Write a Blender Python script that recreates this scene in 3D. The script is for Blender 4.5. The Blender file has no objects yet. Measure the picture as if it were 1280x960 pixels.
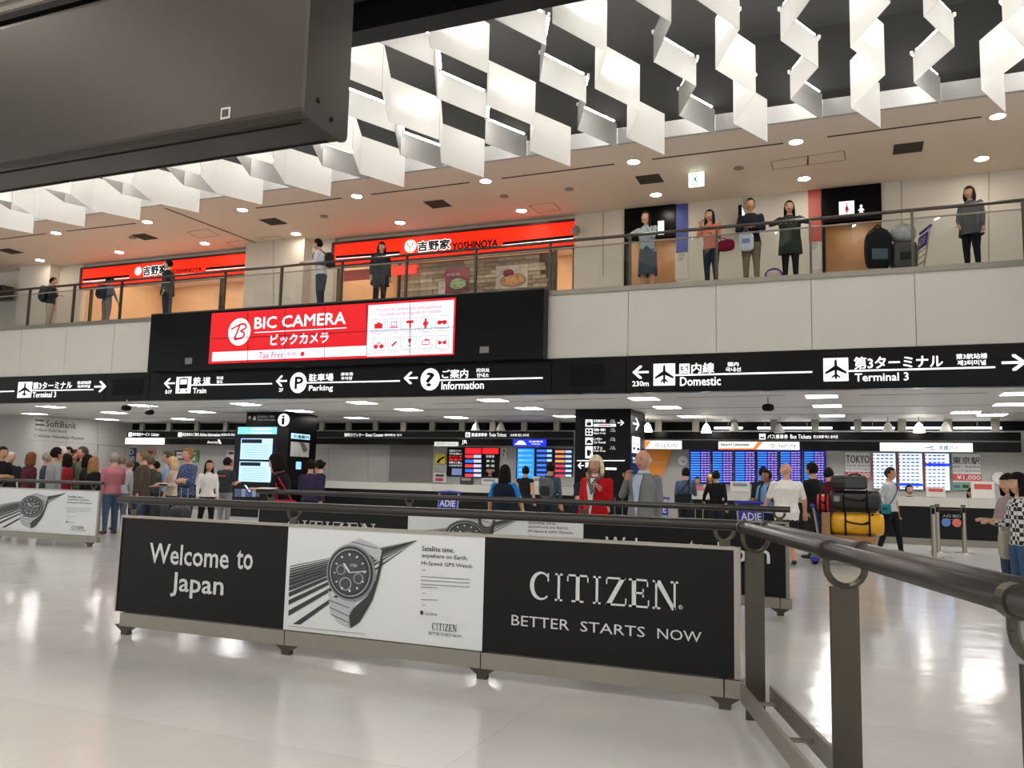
import bpy, math, random
import numpy as np
from mathutils import Matrix, Vector
random.seed(7)
SC = bpy.context.scene
COL = SC.collection
# ---------------------------------------------------------------- camera
F_PX, YAW, PITCH, ROLL, EYE = 1042.6, 0.3895, 0.11342, 0.024635, 1.35
def cam_axes():
    cy, sy, cp, sp = math.cos(YAW), math.sin(YAW), math.cos(PITCH), math.sin(PITCH)
    d = np.array([-sy*cp, cy*cp, sp]); r0 = np.array([cy, sy, 0.0]); u0 = np.cross(r0, d)
    c, s = math.cos(ROLL), math.sin(ROLL)
    return c*r0+s*u0, -s*r0+c*u0, d
CR, CU, CD = cam_axes()
cam = bpy.data.cameras.new('camera'); cam.sensor_fit = 'HORIZONTAL'; cam.sensor_width = 36
cam.lens = F_PX/1280*36; cam.clip_end = 300
camo = bpy.data.objects.new('camera', cam); COL.objects.link(camo)
camo.matrix_world = Matrix(((CR[0], CU[0], -CD[0], 0), (CR[1], CU[1], -CD[1], 0), (CR[2], CU[2], -CD[2], EYE), (0, 0, 0, 1)))
SC.camera = camo
def W(px, py, X=None, Y=None, Z=None):
    """a photo pixel as a point on the plane X=, Y= or Z="""
    v = CD + CR*(px-640)/F_PX - CU*(py-480)/F_PX
    o = np.array([0, 0, EYE])
    if Y is not None: t = Y/v[1]
    elif Z is not None: t = (Z-EYE)/v[2]
    else: t = X/v[0]
    return o+v*t
# ---------------------------------------------------------------- world, exposure
w = bpy.data.worlds.new('hall_light'); SC.world = w; w.use_nodes = True
w.node_tree.nodes['Background'].inputs[0].default_value = (1.0, 0.98, 0.95, 1)
w.node_tree.nodes['Background'].inputs[1].default_value = 0.6
SC.view_settings.view_transform = 'Standard'; SC.view_settings.look = 'None'
SC.view_settings.exposure = 1.0; SC.view_settings.gamma = 1; SC.view_settings.use_curve_mapping = False
SC.cycles.max_bounces = 8; SC.cycles.diffuse_bounces = 3; SC.cycles.glossy_bounces = 3
SC.cycles.transmission_bounces = 4; SC.cycles.transparent_max_bounces = 12
SC.cycles.sample_clamp_indirect = 4; SC.cycles.use_denoising = True
SC.cycles.caustics_reflective = False; SC.cycles.caustics_refractive = False
# ---------------------------------------------------------------- materials
MATS = {}
def lin(c):
    if isinstance(c, str):
        c = [int(c[i:i+2], 16)/255 for i in (0, 2, 4)]
        c = [x/12.92 if x <= .04045 else ((x+.055)/1.055)**2.4 for x in c]
    return tuple(c)+(1,)
def mat(key, col='808080', rough=.5, metal=0, emit=0, noise=0, nscale=6, spec=.5, bump=0):
    if key in MATS: return MATS[key]
    m = bpy.data.materials.new(key); m.use_nodes = True; nt = m.node_tree
    b = nt.nodes['Principled BSDF']; c = lin(col)
    b.inputs['Base Color'].default_value = c; b.inputs['Roughness'].default_value = rough
    b.inputs['Metallic'].default_value = metal; b.inputs['Specular IOR Level'].default_value = spec
    if emit:
        b.inputs['Emission Color'].default_value = c; b.inputs['Emission Strength'].default_value = emit
    if noise or bump:
        n = nt.nodes.new('ShaderNodeTexNoise'); n.inputs['Scale'].default_value = nscale; n.inputs['Detail'].default_value = 4
        tc = nt.nodes.new('ShaderNodeTexCoord'); nt.links.new(tc.outputs['Object'], n.inputs['Vector'])
    if noise:
        r = nt.nodes.new('ShaderNodeValToRGB')
        r.color_ramp.elements[0].color = tuple(x*(1-noise) for x in c[:3])+(1,)
        r.color_ramp.elements[1].color = tuple(min(1, x*(1+noise)) for x in c[:3])+(1,)
        r.color_ramp.elements[0].position = .3; r.color_ramp.elements[1].position = .7
        nt.links.new(n.outputs['Fac'], r.inputs['Fac']); nt.links.new(r.outputs['Color'], b.inputs['Base Color'])
    if bump:
        bp = nt.nodes.new('ShaderNodeBump'); bp.inputs['Strength'].default_value = bump
        nt.links.new(n.outputs['Fac'], bp.inputs['Height']); nt.links.new(bp.outputs['Normal'], b.inputs['Normal'])
    MATS[key] = m
    return m
def cloth(hexcol): return mat('cloth_'+hexcol, hexcol, .85, noise=.07, nscale=14, spec=.2)
def lit(hexcol, e=1.0):
    if e < 2: e *= .5      # screens and signs at the chosen exposure
    return mat('lit_%s_%.2f' % (hexcol, e), hexcol, .5, emit=e, spec=.2)
def check_cloth(key, a, b, s=30):
    if key in MATS: return MATS[key]
    m = bpy.data.materials.new(key); m.use_nodes = True; nt = m.node_tree
    ck = nt.nodes.new('ShaderNodeTexChecker'); ck.inputs['Scale'].default_value = s
    ck.inputs['Color1'].default_value = lin(a); ck.inputs['Color2'].default_value = lin(b)
    tc = nt.nodes.new('ShaderNodeTexCoord'); nt.links.new(tc.outputs['Object'], ck.inputs['Vector'])
    p = nt.nodes['Principled BSDF']; p.inputs['Roughness'].default_value = .85
    nt.links.new(ck.outputs['Color'], p.inputs['Base Color']); MATS[key] = m
    return m
STEEL = mat('brushed_steel', '9a948a', .32, .9, noise=.05, nscale=3)
DSTEEL = mat('bronze_steel', '4c483f', .38, .75, noise=.06, nscale=4)
BEAMM = mat('satin_steel', '8b877e', .45, .55, noise=.05, nscale=3)
RAILM = mat('rail_grey', '2d2b29', .3, .2)
BLACK = mat('sign_black', '08080a', .25, spec=.12); DBLACK = mat('matt_black', '0e0e0e', .7, spec=.15)
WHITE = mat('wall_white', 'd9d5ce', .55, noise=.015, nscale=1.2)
PRINTW = mat('print_white', 'd6d6d6', .5); SIGNW = lit('f2f2f2', .95)
# ---------------------------------------------------------------- mesh helpers
class MB:
    def __init__(s): s.v = []; s.f = []; s.m = []; s.smooth = False
    def add(s, vs, fs, mi=0):
        b = len(s.v); s.v += [tuple(map(float, p)) for p in vs]
        s.f += [tuple(b+i for i in f) for f in fs]; s.m += [mi]*len(fs); return s
    def box(s, x0, x1, y0, y1, z0, z1, mi=0):
        return s.add([(x0,y0,z0),(x1,y0,z0),(x1,y1,z0),(x0,y1,z0),(x0,y0,z1),(x1,y0,z1),(x1,y1,z1),(x0,y1,z1)],
                     [(0,3,2,1),(4,5,6,7),(0,1,5,4),(1,2,6,5),(2,3,7,6),(3,0,4,7)], mi)
    def tube(s, pts, r, n=8, mi=0, cap=True):
        P = [np.array(p, float) for p in pts]; R = r if hasattr(r, '__len__') else [r]*len(P)
        vs = []; prev = None
        for i, p in enumerate(P):
            t = P[min(i+1, len(P)-1)]-P[max(i-1, 0)]; t = t/(np.linalg.norm(t)+1e-9)
            a = np.array([0, 0, 1.0]) if abs(t[2]) < .9 else np.array([1.0, 0, 0])
            if prev is not None: a = prev
            u = a-t*(a@t); u /= np.linalg.norm(u)+1e-9; v = np.cross(t, u); prev = u
            vs += [p+R[i]*(math.cos(k*2*math.pi/n)*u+math.sin(k*2*math.pi/n)*v) for k in range(n)]
        fs = [(i*n+k, i*n+(k+1) % n, (i+1)*n+(k+1) % n, (i+1)*n+k) for i in range(len(P)-1) for k in range(n)]
        if cap: fs += [tuple(range(n))[::-1], tuple((len(P)-1)*n+k for k in range(n))]
        return s.add(vs, fs, mi)
    def loft(s, rings, mi=0, cap=True):
        n = len(rings[0]); vs = [p for r in rings for p in r]
        fs = [(i*n+k, i*n+(k+1) % n, (i+1)*n+(k+1) % n, (i+1)*n+k) for i in range(len(rings)-1) for k in range(n)]
        if cap: fs += [tuple(range(n))[::-1], tuple((len(rings)-1)*n+k for k in range(n))]
        return s.add(vs, fs, mi)
    def sbox(s, c, h, p=4.0, nu=16, nv=10, mi=0):
        """rounded box (superellipsoid)"""
        e = 2/p; f = lambda a: math.copysign(abs(a)**e, a); vs = []
        for j in range(nv+1):
            t = -math.pi/2+math.pi*j/nv
            for i in range(nu):
                a = 2*math.pi*i/nu
                vs.append((c[0]+h[0]*f(math.cos(t))*f(math.cos(a)), c[1]+h[1]*f(math.cos(t))*f(math.sin(a)), c[2]+h[2]*f(math.sin(t))))
        fs = [(j*nu+i, j*nu+(i+1) % nu, (j+1)*nu+(i+1) % nu, (j+1)*nu+i) for j in range(nv) for i in range(nu)]
        return s.add(vs, fs, mi)
    def cyl(s, c, r, z0, z1, n=16, r2=None, mi=0):
        return s.tube([(c[0], c[1], z0), (c[0], c[1], z1)], [r, r if r2 is None else r2], n, mi)
    def prism(s, poly, axis, a0, a1, mi=0):
        n = len(poly)
        def q(p, a): return {'y': (p[0], a, p[1]), 'x': (a, p[0], p[1]), 'z': (p[0], p[1], a)}[axis]
        vs = [q(p, a0) for p in poly]+[q(p, a1) for p in poly]
        return s.add(vs, [tuple(range(n)), tuple(range(n, 2*n))[::-1]]+[(i, (i+1) % n, n+(i+1) % n, n+i) for i in range(n)], mi)
    def mesh(s, name):
        me = bpy.data.meshes.new(name); me.from_pydata(s.v, [], s.f)
        if any(s.m): me.polygons.foreach_set('material_index', s.m)
        if s.smooth: me.shade_smooth()
        me.update(); return me
    def build(s, name, mats, parent=None, M=None):
        return obj(name, s.mesh(name), mats, parent, M)
def obj(name, me, mats, parent=None, M=None):
    o = bpy.data.objects.new(name, me); COL.objects.link(o)
    if me is not None and mats is not None:
        for m in (mats if isinstance(mats, (list, tuple)) else [mats]): me.materials.append(m)
    if parent is not None: o.parent = parent
    if M is not None: o.matrix_world = M if parent is None else M
    return o
def put(o, name, mats, parent=None, loc=None, rz=0):
    """an object that shares mesh data"""
    n = bpy.data.objects.new(name, o); COL.objects.link(n)
    if parent is not None: n.parent = parent
    if loc is not None: n.location = loc
    n.rotation_euler = (0, 0, rz)
    return n
def tag(o, label, cat, group=None):
    o['label'] = label; o['category'] = cat
    if group: o['group'] = group
    return o
def thing(name, label, cat, loc=(0, 0, 0), group=None, rz=0):
    o = bpy.data.objects.new(name, None); COL.objects.link(o); o.empty_display_size = .1
    o.location = loc; o.rotation_euler = (0, 0, rz)
    return tag(o, label, cat, group)
def struct(name, mb, m, parent=None, kind='structure'):
    o = mb.build(name, m, parent)
    if parent is None: o['kind'] = kind
    return o
def child(root, mb, name, m):
    """build mb (world coordinates) as a part of an unrotated root"""
    o = mb.build(name, m, root)
    if root.parent is None: l = root.location; o.location = (-l.x, -l.y, -l.z)
    return o
# ---------------------------------------------------------------- flat print on planes
_T = {}
_fo = None
def glyphs(s, bold=0):
    global _fo
    if (s, bold) in _T: return _T[(s, bold)]
    if _fo is None:
        cu = bpy.data.curves.new('lettering', 'FONT'); cu.resolution_u = 2; cu.space_line = 1.15
        _fo = bpy.data.objects.new('lettering', cu)
    _fo.data.body = s; _fo.data.align_x = 'CENTER' if '\n' in s else 'LEFT'; out = []
    for off in ({0, bold}):
        _fo.data.offset = off
        me = bpy.data.meshes.new_from_object(_fo)
        v = np.array([tuple(p.co)[:2] for p in me.vertices]); f = [tuple(p.vertices) for p in me.polygons]
        bpy.data.meshes.remove(me)
        if off == 0: lo, hi = v.min(0), v.max(0)
        if off == bold: keep = (v, f)
    v, f = keep
    _T[(s, bold)] = ((v-lo)/np.maximum(hi-lo, 1e-6), f); return _T[(s, bold)]
class D:
    """shapes laid on a plane: ('Y',v) faces -Y, ('X',v) faces +X, ('Z',v) faces down; given in photo pixels or plane units"""
    def __init__(s, plane, off=.004, th=.003, px=True):
        s.k, s.a = plane; s.off, s.th, s.px = off, th, px; s.mb = MB()
    def P(s, p):
        if not s.px: return np.array(p, float)
        w_ = W(p[0], p[1], **{s.k: s.a})
        return {'Y': w_[[0, 2]], 'X': w_[[1, 2]], 'Z': w_[[0, 1]]}[s.k]
    def to3(s, p, o):
        if s.k == 'Y': return (p[0], s.a-o, p[1])
        if s.k == 'X': return (s.a+o, p[0], p[1])
        return (p[0], p[1], s.a-o)
    def raw(s, pts, mi=0):
        n = len(pts); vs = [s.to3(p, s.off) for p in pts]+[s.to3(p, s.off+s.th) for p in pts]
        s.mb.add(vs, [tuple(range(n, 2*n))]+[(i, (i+1) % n, n+(i+1) % n, n+i) for i in range(n)], mi); return s
    def poly(s, pts, mi=0): return s.raw([s.P(p) for p in pts], mi)
    def R(s, r):
        a, b = s.P(r[:2]), s.P(r[2:]); return min(a[0], b[0]), max(a[0], b[0]), min(a[1], b[1]), max(a[1], b[1])
    def rect(s, r, mi=0):
        x0, x1, z0, z1 = s.R(r); return s.raw([(x0, z0), (x1, z0), (x1, z1), (x0, z1)], mi)
    def frame(s, r, t, mi=0):
        x0, x1, z0, z1 = s.R(r)
        for q in ((x0, x1, z0, z0+t), (x0, x1, z1-t, z1), (x0, x0+t, z0, z1), (x1-t, x1, z0, z1)):
            s.raw([(q[0], q[2]), (q[1], q[2]), (q[1], q[3]), (q[0], q[3])], mi)
        return s
    def disc(s, c, rx, ry=None, n=24, a0=0, a1=2*math.pi, inner=0, mi=0):
        """radii in plane units"""
        c = s.P(c); ry = ry or rx
        if inner:
            k = [a0+(a1-a0)*i/n for i in range(n+1)]
            for p, q in zip(k[:-1], k[1:]):
                s.raw([(c[0]+rx*math.cos(p), c[1]+ry*math.sin(p)), (c[0]+rx*math.cos(q), c[1]+ry*math.sin(q)),
                       (c[0]+rx*inner*math.cos(q), c[1]+ry*inner*math.sin(q)), (c[0]+rx*inner*math.cos(p), c[1]+ry*inner*math.sin(p))], mi)
            return s
        return s.raw([(c[0]+rx*math.cos(a0+(a1-a0)*i/n), c[1]+ry*math.sin(a0+(a1-a0)*i/n)) for i in range(n)], mi)
    def line(s, a, b, t, mi=0):
        a, b = s.P(a), s.P(b); d = b-a; d = d/(np.linalg.norm(d)+1e-9); n = np.array([-d[1], d[0]])*t/2
        return s.raw([a+n, a-n, b-n, b+n], mi)
    def text(s, t, r, mi=0, bold=0):
        """bold: stroke growth in em"""
        x0, x1, z0, z1 = s.R(r)
        v, f = glyphs(t, 0 if s.px else bold); k = bold*(z1-z0)/(1+t.count('\n')) if s.px else 0
        sh = [(0, 0)] if not k else [(0, 0), (k, 0), (-k, 0), (0, k), (0, -k)]+([] if bold < .05 else [(k*.7, k*.7), (-k*.7, k*.7), (k*.7, -k*.7), (-k*.7, -k*.7)])
        for i, (dx, dz) in enumerate(sh):
            s.mb.add([s.to3((x0+(x1-x0)*p[0]+dx, z0+(z1-z0)*p[1]+dz), s.off+s.th+.0003*i) for p in v], f, mi)
        return s
    def icon(s, name, r, mi=0):
        x0, x1, z0, z1 = s.R(r)
        for sh in ICON[name]: s.raw([(x0+(x1-x0)*p[0], z0+(z1-z0)*p[1]) for p in sh], mi)
        return s
    def build(s, name, m, root=None):
        if root is None: return s.mb.build(name, m)
        return child(root, s.mb, name, m)
def circ(cx, cy, rx, ry=None, n=14, a0=0, a1=360):
    ry = ry or rx
    return [(cx+rx*math.cos(math.radians(a0+(a1-a0)*i/n)), cy+ry*math.sin(math.radians(a0+(a1-a0)*i/n))) for i in range(n+(a1-a0 < 360))]
def bx(x0, z0, x1, z1): return [(x0, z0), (x1, z0), (x1, z1), (x0, z1)]
ICON = {
 'plane': [[(.46,.12),(.5,.06),(.54,.12),(.55,.2),(.68,.12),(.68,.19),(.55,.3),(.55,.47),(.93,.3),(.93,.4),(.56,.66),(.55,.88),(.5,.96),(.45,.88),(.44,.66),(.07,.4),(.07,.3),(.45,.47),(.45,.3),(.32,.19),(.32,.12),(.45,.2)]],
 'arrow_r': [[(0,.42),(.72,.42),(.42,.12),(.42,0),(.56,0),(1,.5),(.56,1),(.42,1),(.42,.88),(.72,.58),(0,.58)]],
 'arrow_l': [[(1,.42),(.28,.42),(.58,.12),(.58,0),(.44,0),(0,.5),(.44,1),(.58,1),(.58,.88),(.28,.58),(1,.58)]],
 'arrow_u': [[(.42,0),(.42,.7),(.1,.42),(0,.5),(.5,1),(1,.5),(.9,.42),(.58,.7),(.58,0)]],
 'train': [bx(.22,.28,.78,.34), bx(.22,.34,.28,.9), bx(.72,.34,.78,.9), bx(.28,.84,.72,.9), bx(.28,.5,.72,.54), bx(.28,.34,.72,.5), [(.3,.24),(.38,.24),(.26,.08),(.16,.08)], [(.7,.24),(.62,.24),(.74,.08),(.84,.08)], bx(.4,.92,.6,.96)],
 'bus': [bx(.16,.22,.84,.46), bx(.16,.46,.2,.8), bx(.8,.46,.84,.8), bx(.16,.8,.84,.86), bx(.22,.12,.34,.22), bx(.66,.12,.78,.22), bx(.48,.46,.52,.8)],
 'bag': [bx(.2,.15,.8,.6), bx(.34,.6,.42,.8), bx(.58,.6,.66,.8), bx(.34,.74,.66,.82)],
 'lockers': [bx(.12,.12,.45,.45), bx(.55,.12,.88,.45), bx(.12,.55,.45,.88), bx(.55,.55,.88,.88)],
 'car': [bx(.12,.2,.88,.45), [(.22,.45),(.78,.45),(.68,.7),(.32,.7)], circ(.28,.2,.09), circ(.72,.2,.09)],
 'cup': [[(.25,.2),(.65,.2),(.72,.7),(.18,.7)], bx(.72,.38,.85,.58)],
 'woman': [circ(.5,.88,.1), [(.4,.74),(.6,.74),(.78,.3),(.6,.3),(.58,.05),(.42,.05),(.4,.3),(.22,.3)]],
 'baby': [circ(.5,.78,.2), [(.3,.55),(.7,.55),(.95,.35),(.85,.25),(.68,.38),(.68,.25),(.8,.05),(.55,.05),(.5,.15),(.45,.05),(.2,.05),(.32,.25),(.32,.38),(.15,.25),(.05,.35)]],
 'runner': [circ(.62,.85,.1), [(.35,.72),(.65,.7),(.62,.4),(.8,.2),(.9,.05),(.75,.05),(.5,.35),(.3,.12),(.1,.12),(.1,.2),(.28,.22),(.42,.45),(.4,.6),(.22,.5),(.2,.6)]],
 'camera': [bx(.2,.28,.8,.66), bx(.38,.66,.62,.76)],
 'laptop': [bx(.28,.4,.72,.46), bx(.28,.46,.33,.75), bx(.67,.46,.72,.75), bx(.28,.72,.72,.78), bx(.18,.28,.82,.36)],
 'dryer': [bx(.3,.58,.78,.8), bx(.22,.62,.3,.76), bx(.48,.22,.6,.58)],
 'watch': [circ(.5,.5,.2), bx(.42,.68,.58,.88), bx(.42,.12,.58,.32)],
 'pad': [circ(.3,.48,.17), circ(.7,.48,.17), bx(.3,.42,.7,.6)],
 'bike': [circ(.3,.36,.17), circ(.72,.36,.17), [(.3,.34),(.36,.34),(.66,.66),(.6,.68)], bx(.28,.6,.66,.65)],
 'pill': [[(.3,.36),(.4,.26),(.72,.58),(.62,.7)]],
 'glass': [[(.36,.82),(.64,.82),(.58,.52),(.42,.52)], bx(.47,.26,.53,.54), bx(.36,.22,.64,.28)],
 'folder': [bx(.22,.3,.78,.36), bx(.22,.36,.27,.62), bx(.73,.36,.78,.7), bx(.22,.58,.78,.63), [(.4,.63),(.45,.78),(.75,.72),(.75,.66)]],
 'specs': [circ(.32,.45,.14), circ(.68,.45,.14), bx(.44,.46,.56,.52), bx(.18,.5,.23,.72), bx(.77,.5,.82,.72)],
}
# ================================================================ the setting
YF, YB, ZS, ZB, ZF, ZR, ZC = 17.5, 20.5, 3.27, 4.05, 5.61, 6.79, 8.38   # facade, upper back wall, soffit, band top, slab top, rail, upper ceiling
def floor_material():
    m = bpy.data.materials.new('polished_floor'); m.use_nodes = True; nt = m.node_tree; b = nt.nodes['Principled BSDF']
    tc = nt.nodes.new('ShaderNodeTexCoord')
    br = nt.nodes.new('ShaderNodeTexBrick'); br.offset = 0; br.inputs['Scale'].default_value = 1
    br.inputs['Brick Width'].default_value = 1.8; br.inputs['Row Height'].default_value = 1.8; br.inputs['Mortar Size'].default_value = .0025
    br.inputs['Color1'].default_value = lin('d3d0c9'); br.inputs['Color2'].default_value = lin('c9c6be'); br.inputs['Mortar'].default_value = lin('bdb9b0')
    n = nt.nodes.new('ShaderNodeTexNoise'); n.inputs['Scale'].default_value = 1.3; n.inputs['Detail'].default_value = 8
    mx = nt.nodes.new('ShaderNodeMixRGB'); mx.blend_type = 'MULTIPLY'; mx.inputs[0].default_value = .22
    nt.links.new(tc.outputs['Object'], br.inputs['Vector']); nt.links.new(tc.outputs['Object'], n.inputs['Vector'])
    nt.links.new(br.outputs['Color'], mx.inputs[1]); nt.links.new(n.outputs['Color'], mx.inputs[2])
    hs = nt.nodes.new('ShaderNodeHueSaturation'); hs.inputs['Saturation'].default_value = .35; hs.inputs['Value'].default_value = 1.12
    nt.links.new(mx.outputs[0], hs.inputs['Color']); nt.links.new(hs.outputs[0], b.inputs['Base Color'])
    n2 = nt.nodes.new('ShaderNodeTexNoise'); n2.inputs['Scale'].default_value = 2.2; n2.inputs['Detail'].default_value = 3
    nt.links.new(tc.outputs['Object'], n2.inputs['Vector'])
    bp = nt.nodes.new('ShaderNodeBump'); bp.inputs['Strength'].default_value = .12; bp.inputs['Distance'].default_value = .05
    nt.links.new(n2.outputs['Fac'], bp.inputs['Height']); nt.links.new(bp.outputs['Normal'], b.inputs['Normal'])
    b.inputs['Roughness'].default_value = .14; b.inputs['Specular IOR Level'].default_value = .45
    return m
XL, XR = -42, 9
struct('floor', MB().box(XL, 14, -14, 32, -.2, 0), floor_material())
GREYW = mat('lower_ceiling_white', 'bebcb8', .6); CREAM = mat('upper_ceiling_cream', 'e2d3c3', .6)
PANELW = mat('fascia_panel', 'b6b3ac', .35, noise=.02, nscale=.8)
SLOT = mat('slot_dark', '4a423b', .8)
# lower ceiling with slots and a seam at the columns
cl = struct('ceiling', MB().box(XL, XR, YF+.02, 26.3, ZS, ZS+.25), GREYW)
def slots(root, z, segs, t):
    for a, b in segs: D(('Z', z), .001, .004).line(a, b, t).build('ceiling_slot', SLOT, root)
slots(cl, ZS, [((540, 505), (680, 501)), ((250, 510), (330, 508)), ((670, 500), (768, 498)), ((846, 497), (982, 494)), ((1075, 494), (1236, 491)), ((330, 505), (480, 501)), ((520, 512), (600, 510))], .04)
for y in (21.44, 23.6): D(('Z', ZS), .001, .004, px=False).raw([(-30, y-.02), (5, y-.02), (5, y+.02), (-30, y+.02)]).build('ceiling_seam', SLOT, cl)
# second floor slab and fascia
struct('floor_upper', MB().box(XL, XR, YF+.03, 27, ZS+.25, 5.6), mat('upper_floor', 'cabfb2', .3))
fa = struct('wall_front', MB().box(XL, XR, YF+.02, YF+.06, ZB, 5.5), mat('fascia_backing', '77736c', .7))
pm = None
for i in range(-9, 7):
    x0 = -.72+1.88*i
    if pm is None:
        pm = MB().box(.006, 1.874, -.02, .018, 0, 5.5-ZB-.01).mesh('panel'); pm.materials.append(PANELW)
    put(pm, 'panel', None, fa, (x0, YF, ZB+.01))
for k in range(10, 16): put(pm, 'panel', None, fa, (-.72-1.88*k, YF, ZB+.01))
struct('trim_1', MB().box(XL, XR, YF-.05, YF+.12, 5.5, 5.61), STEEL)
struct('trim_2', MB().box(XL, XR, YF-.03, YF+.2, ZS-.01, ZB), BLACK)
# upper ceiling, bulkhead, black recess
uc = struct('ceiling_upper', MB().box(XL, XR+4, 16.4, 24.6, ZC, ZC+.12), CREAM)
struct('trim_3', MB().box(XL, XR+4, 16.32, 16.4, ZC, 8.72), mat('bulkhead_white', 'b2b2b1', .6))
struct('ceiling_recess', MB().box(XL, XR+4, 7.9, 16.6, 10.2, 10.3).box(XL, XR+4, 16.33, 16.45, 8.72, 10.2), mat('recess_black', '141312', .9))
slots(uc, ZC, [((464, 243), (587, 228)), ((627, 223), (768, 205)), ((815, 199), (979, 179)), ((1034, 171), (1227, 146)), ((320, 260), (427.5, 247.5)), ((83, 289), (170, 279)), ((0, 299), (57, 292)), ((206, 260), (332, 308))], .065)
d = D(('Z', ZC), .001, .002)
for a in [[(661,257),(691,253),(701,262),(673,266)], [(234,290),(259,286),(274,294),(250,298)], [(282,303),(306,300),(320,307),(297,310)], [(325,297),(347,295),(362,302),(340,305)], [(10,332),(30,329.5),(47,335),(28,338)], [(964,202),(1010,195),(1010,206),(966,212)], [(1010,195),(1055,188),(1057,200),(1010,206)]]:
    d = D(('Z', ZC), .001, .002)
    for p, q in zip(a, a[1:]+a[:1]): d.line(p, q, .025)
    d.build('access_panel', mat('panel_gap', '9a7a68', .8), uc)
# black edge beam and the slatted ceiling over the camera
struct('trim_4', MB().box(-16, 12, 7.8, 8.1, 6.5, 6.86), BLACK)
nc = struct('ceiling_near', MB().box(-16, 14, -12, 7.8, 6.98, 7.1), mat('near_ceiling', 'a39f98', .7))
sm = MB().box(-16, 12, -.035, .035, 0, .1).mesh('slat'); sm.materials.append(mat('slat_beige', 'b5b1a8', .6))
for i in range(22): put(sm, 'slat', None, nc, (0, 7.6-.16*i, 6.88))
struct('wall_over', MB().box(XL, 14, 7.95, 8.05, 6.86, 10.3), mat('recess_black', '141312', .9))
# unseen lamps added over the camera to brighten the floor
for i, (x, y) in enumerate([(-9, .5), (-4.5, .5), (0, .5), (4.5, .5), (-9, -4), (-4.5, -4), (0, -4), (4.5, -4), (8.5, 2.5), (-13, 2.5)]):
    t = thing('ceiling_light', 'unseen square white lamp added above the camera to brighten the floor', 'light', (x, y, 6.84), 'added lamps of the near ceiling')
    MB().box(-.75, .75, -.75, .75, 0, .05).build('diffuser', lit('fff8f0', 9), t)
    MB().box(-.8, .8, -.8, -.75, -.01, .06).box(-.8, .8, .75, .8, -.01, .06).box(-.8, -.75, -.75, .75, -.01, .06).box(.75, .8, -.75, .75, -.01, .06).build('frame', STEEL, t)
# lower rear: back wall, side wall with lettering, dark gap painted behind the header
YH, YW = 25.5, 26.3
XS = -27.9
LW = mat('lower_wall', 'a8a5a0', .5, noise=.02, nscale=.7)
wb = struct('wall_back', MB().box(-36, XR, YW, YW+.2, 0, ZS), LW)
D(('Y', YW), .001, .01, px=False).raw([(-30, 3.0), (XR, 3.0), (XR, 3.26), (-30, 3.26)]).build('painted_void', DBLACK, wb)  # black sheet on the wall stands in for the dark gap behind the header
mat('joint_grey', '8d8a84', .7)
for x in (411, 460, 484): D(('Y', YW), .001, .004).line((x, 558), (x, 603), .02).build('joint', MATS['joint_grey'], wb)
D(('Y', YW), .001, .004).line((390, 561), (487, 561), .015).build('joint', MATS['joint_grey'], wb)
D(('Y', YW), .001, .02).rect((487.8, 557, 540, 603)).build('grey_panel', mat('panel_grey', '77746f', .5), wb)
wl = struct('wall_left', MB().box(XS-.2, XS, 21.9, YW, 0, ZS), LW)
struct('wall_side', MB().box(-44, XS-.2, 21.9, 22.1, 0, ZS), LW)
for a_, b_ in (((36, 550), (160, 558)), ((122, 524), (122, 606)), ((83, 521), (83, 580))): D(('X', XS), .001, .004).line(a_, b_, .018).build('joint', MATS['joint_grey'], wl)
dl = D(('X', XS), .006, .004)
GP = mat('grey_print', '3f3c39', .6)
dl.rect((44, 524, 55, 527)); dl.build('logo_bar', GP, wl); dl = D(('X', XS), .006, .004).rect((44, 529.5, 55, 532.5)); dl.build('logo_bar', GP, wl)
for s_, r_ in (('SoftBank', (57.5, 525, 95, 536)), ('SoftBank Global Rental', (43.7, 535, 82, 541)), ('Cellular Handset Rental', (43, 542.2, 104, 549.7))): D(('X', XS), .006, .004).text(s_, r_, bold=.015).build('lettering', GP, wl)
dd = D(('X', XS), .002, .01); dd.frame((122.5, 556, 150.5, 640), .03); dd.build('door_frame', MATS['joint_grey'], wl)
struct('wall_right', MB().box(4.6, 4.8, 19.0, YW, 0, ZS), LW)
# upper back wall
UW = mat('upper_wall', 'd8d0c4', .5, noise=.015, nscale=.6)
def XY(px, py, Y=YB): return W(px, py, Y=Y)[0]
ub = MB()
S1, S2 = (XY(103, 350), XY(317, 330)), (XY(418, 320), XY(718, 300))
D1, D2 = (XY(781, 280), XY(845, 280)), (XY(1027, 260), XY(1102, 260))
ed = [(-40, S1[0]), (S1[1], S2[0]), (S2[1], D1[0]), (D1[1], D2[0]), (D2[1], XR+4)]
for a, b in ed: ub.box(a, b, YB, YB+.2, 5.5, ZC)
for a, b in (D1, D2): ub.box(a, b, YB, YB+.2, 7.56, ZC)
for a, b in (S1, S2): ub.box(a, b, YB+.1, YB+.3, 8.19, ZC)
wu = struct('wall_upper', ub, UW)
pcol = [((317, 330), (385, 330)), ((35, 350), (66, 350))]
xa, xb = XY(317, 335), XY(379, 335, 20.1)
struct('wall_pier', MB().box(xa, xb, 20.1, YB, 5.5, ZC), UW)
struct('wall_pier_end', MB().box(XY(24, 345, 20.1), XY(62, 345, 20.1), 20.1, YB, 5.5, ZC), UW)
for x in (754, 1127, 1236, 930): D(('Y', YB), .001, .006).line((x, 200), (x, 345), .018).build('joint', MATS['joint_grey'], wu)
d = D(('Y', 20.1), .001, .006); d.line((342, 290), (342, 380), .015); d.build('joint', MATS['joint_grey'], bpy.data.objects['wall_pier'])
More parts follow.
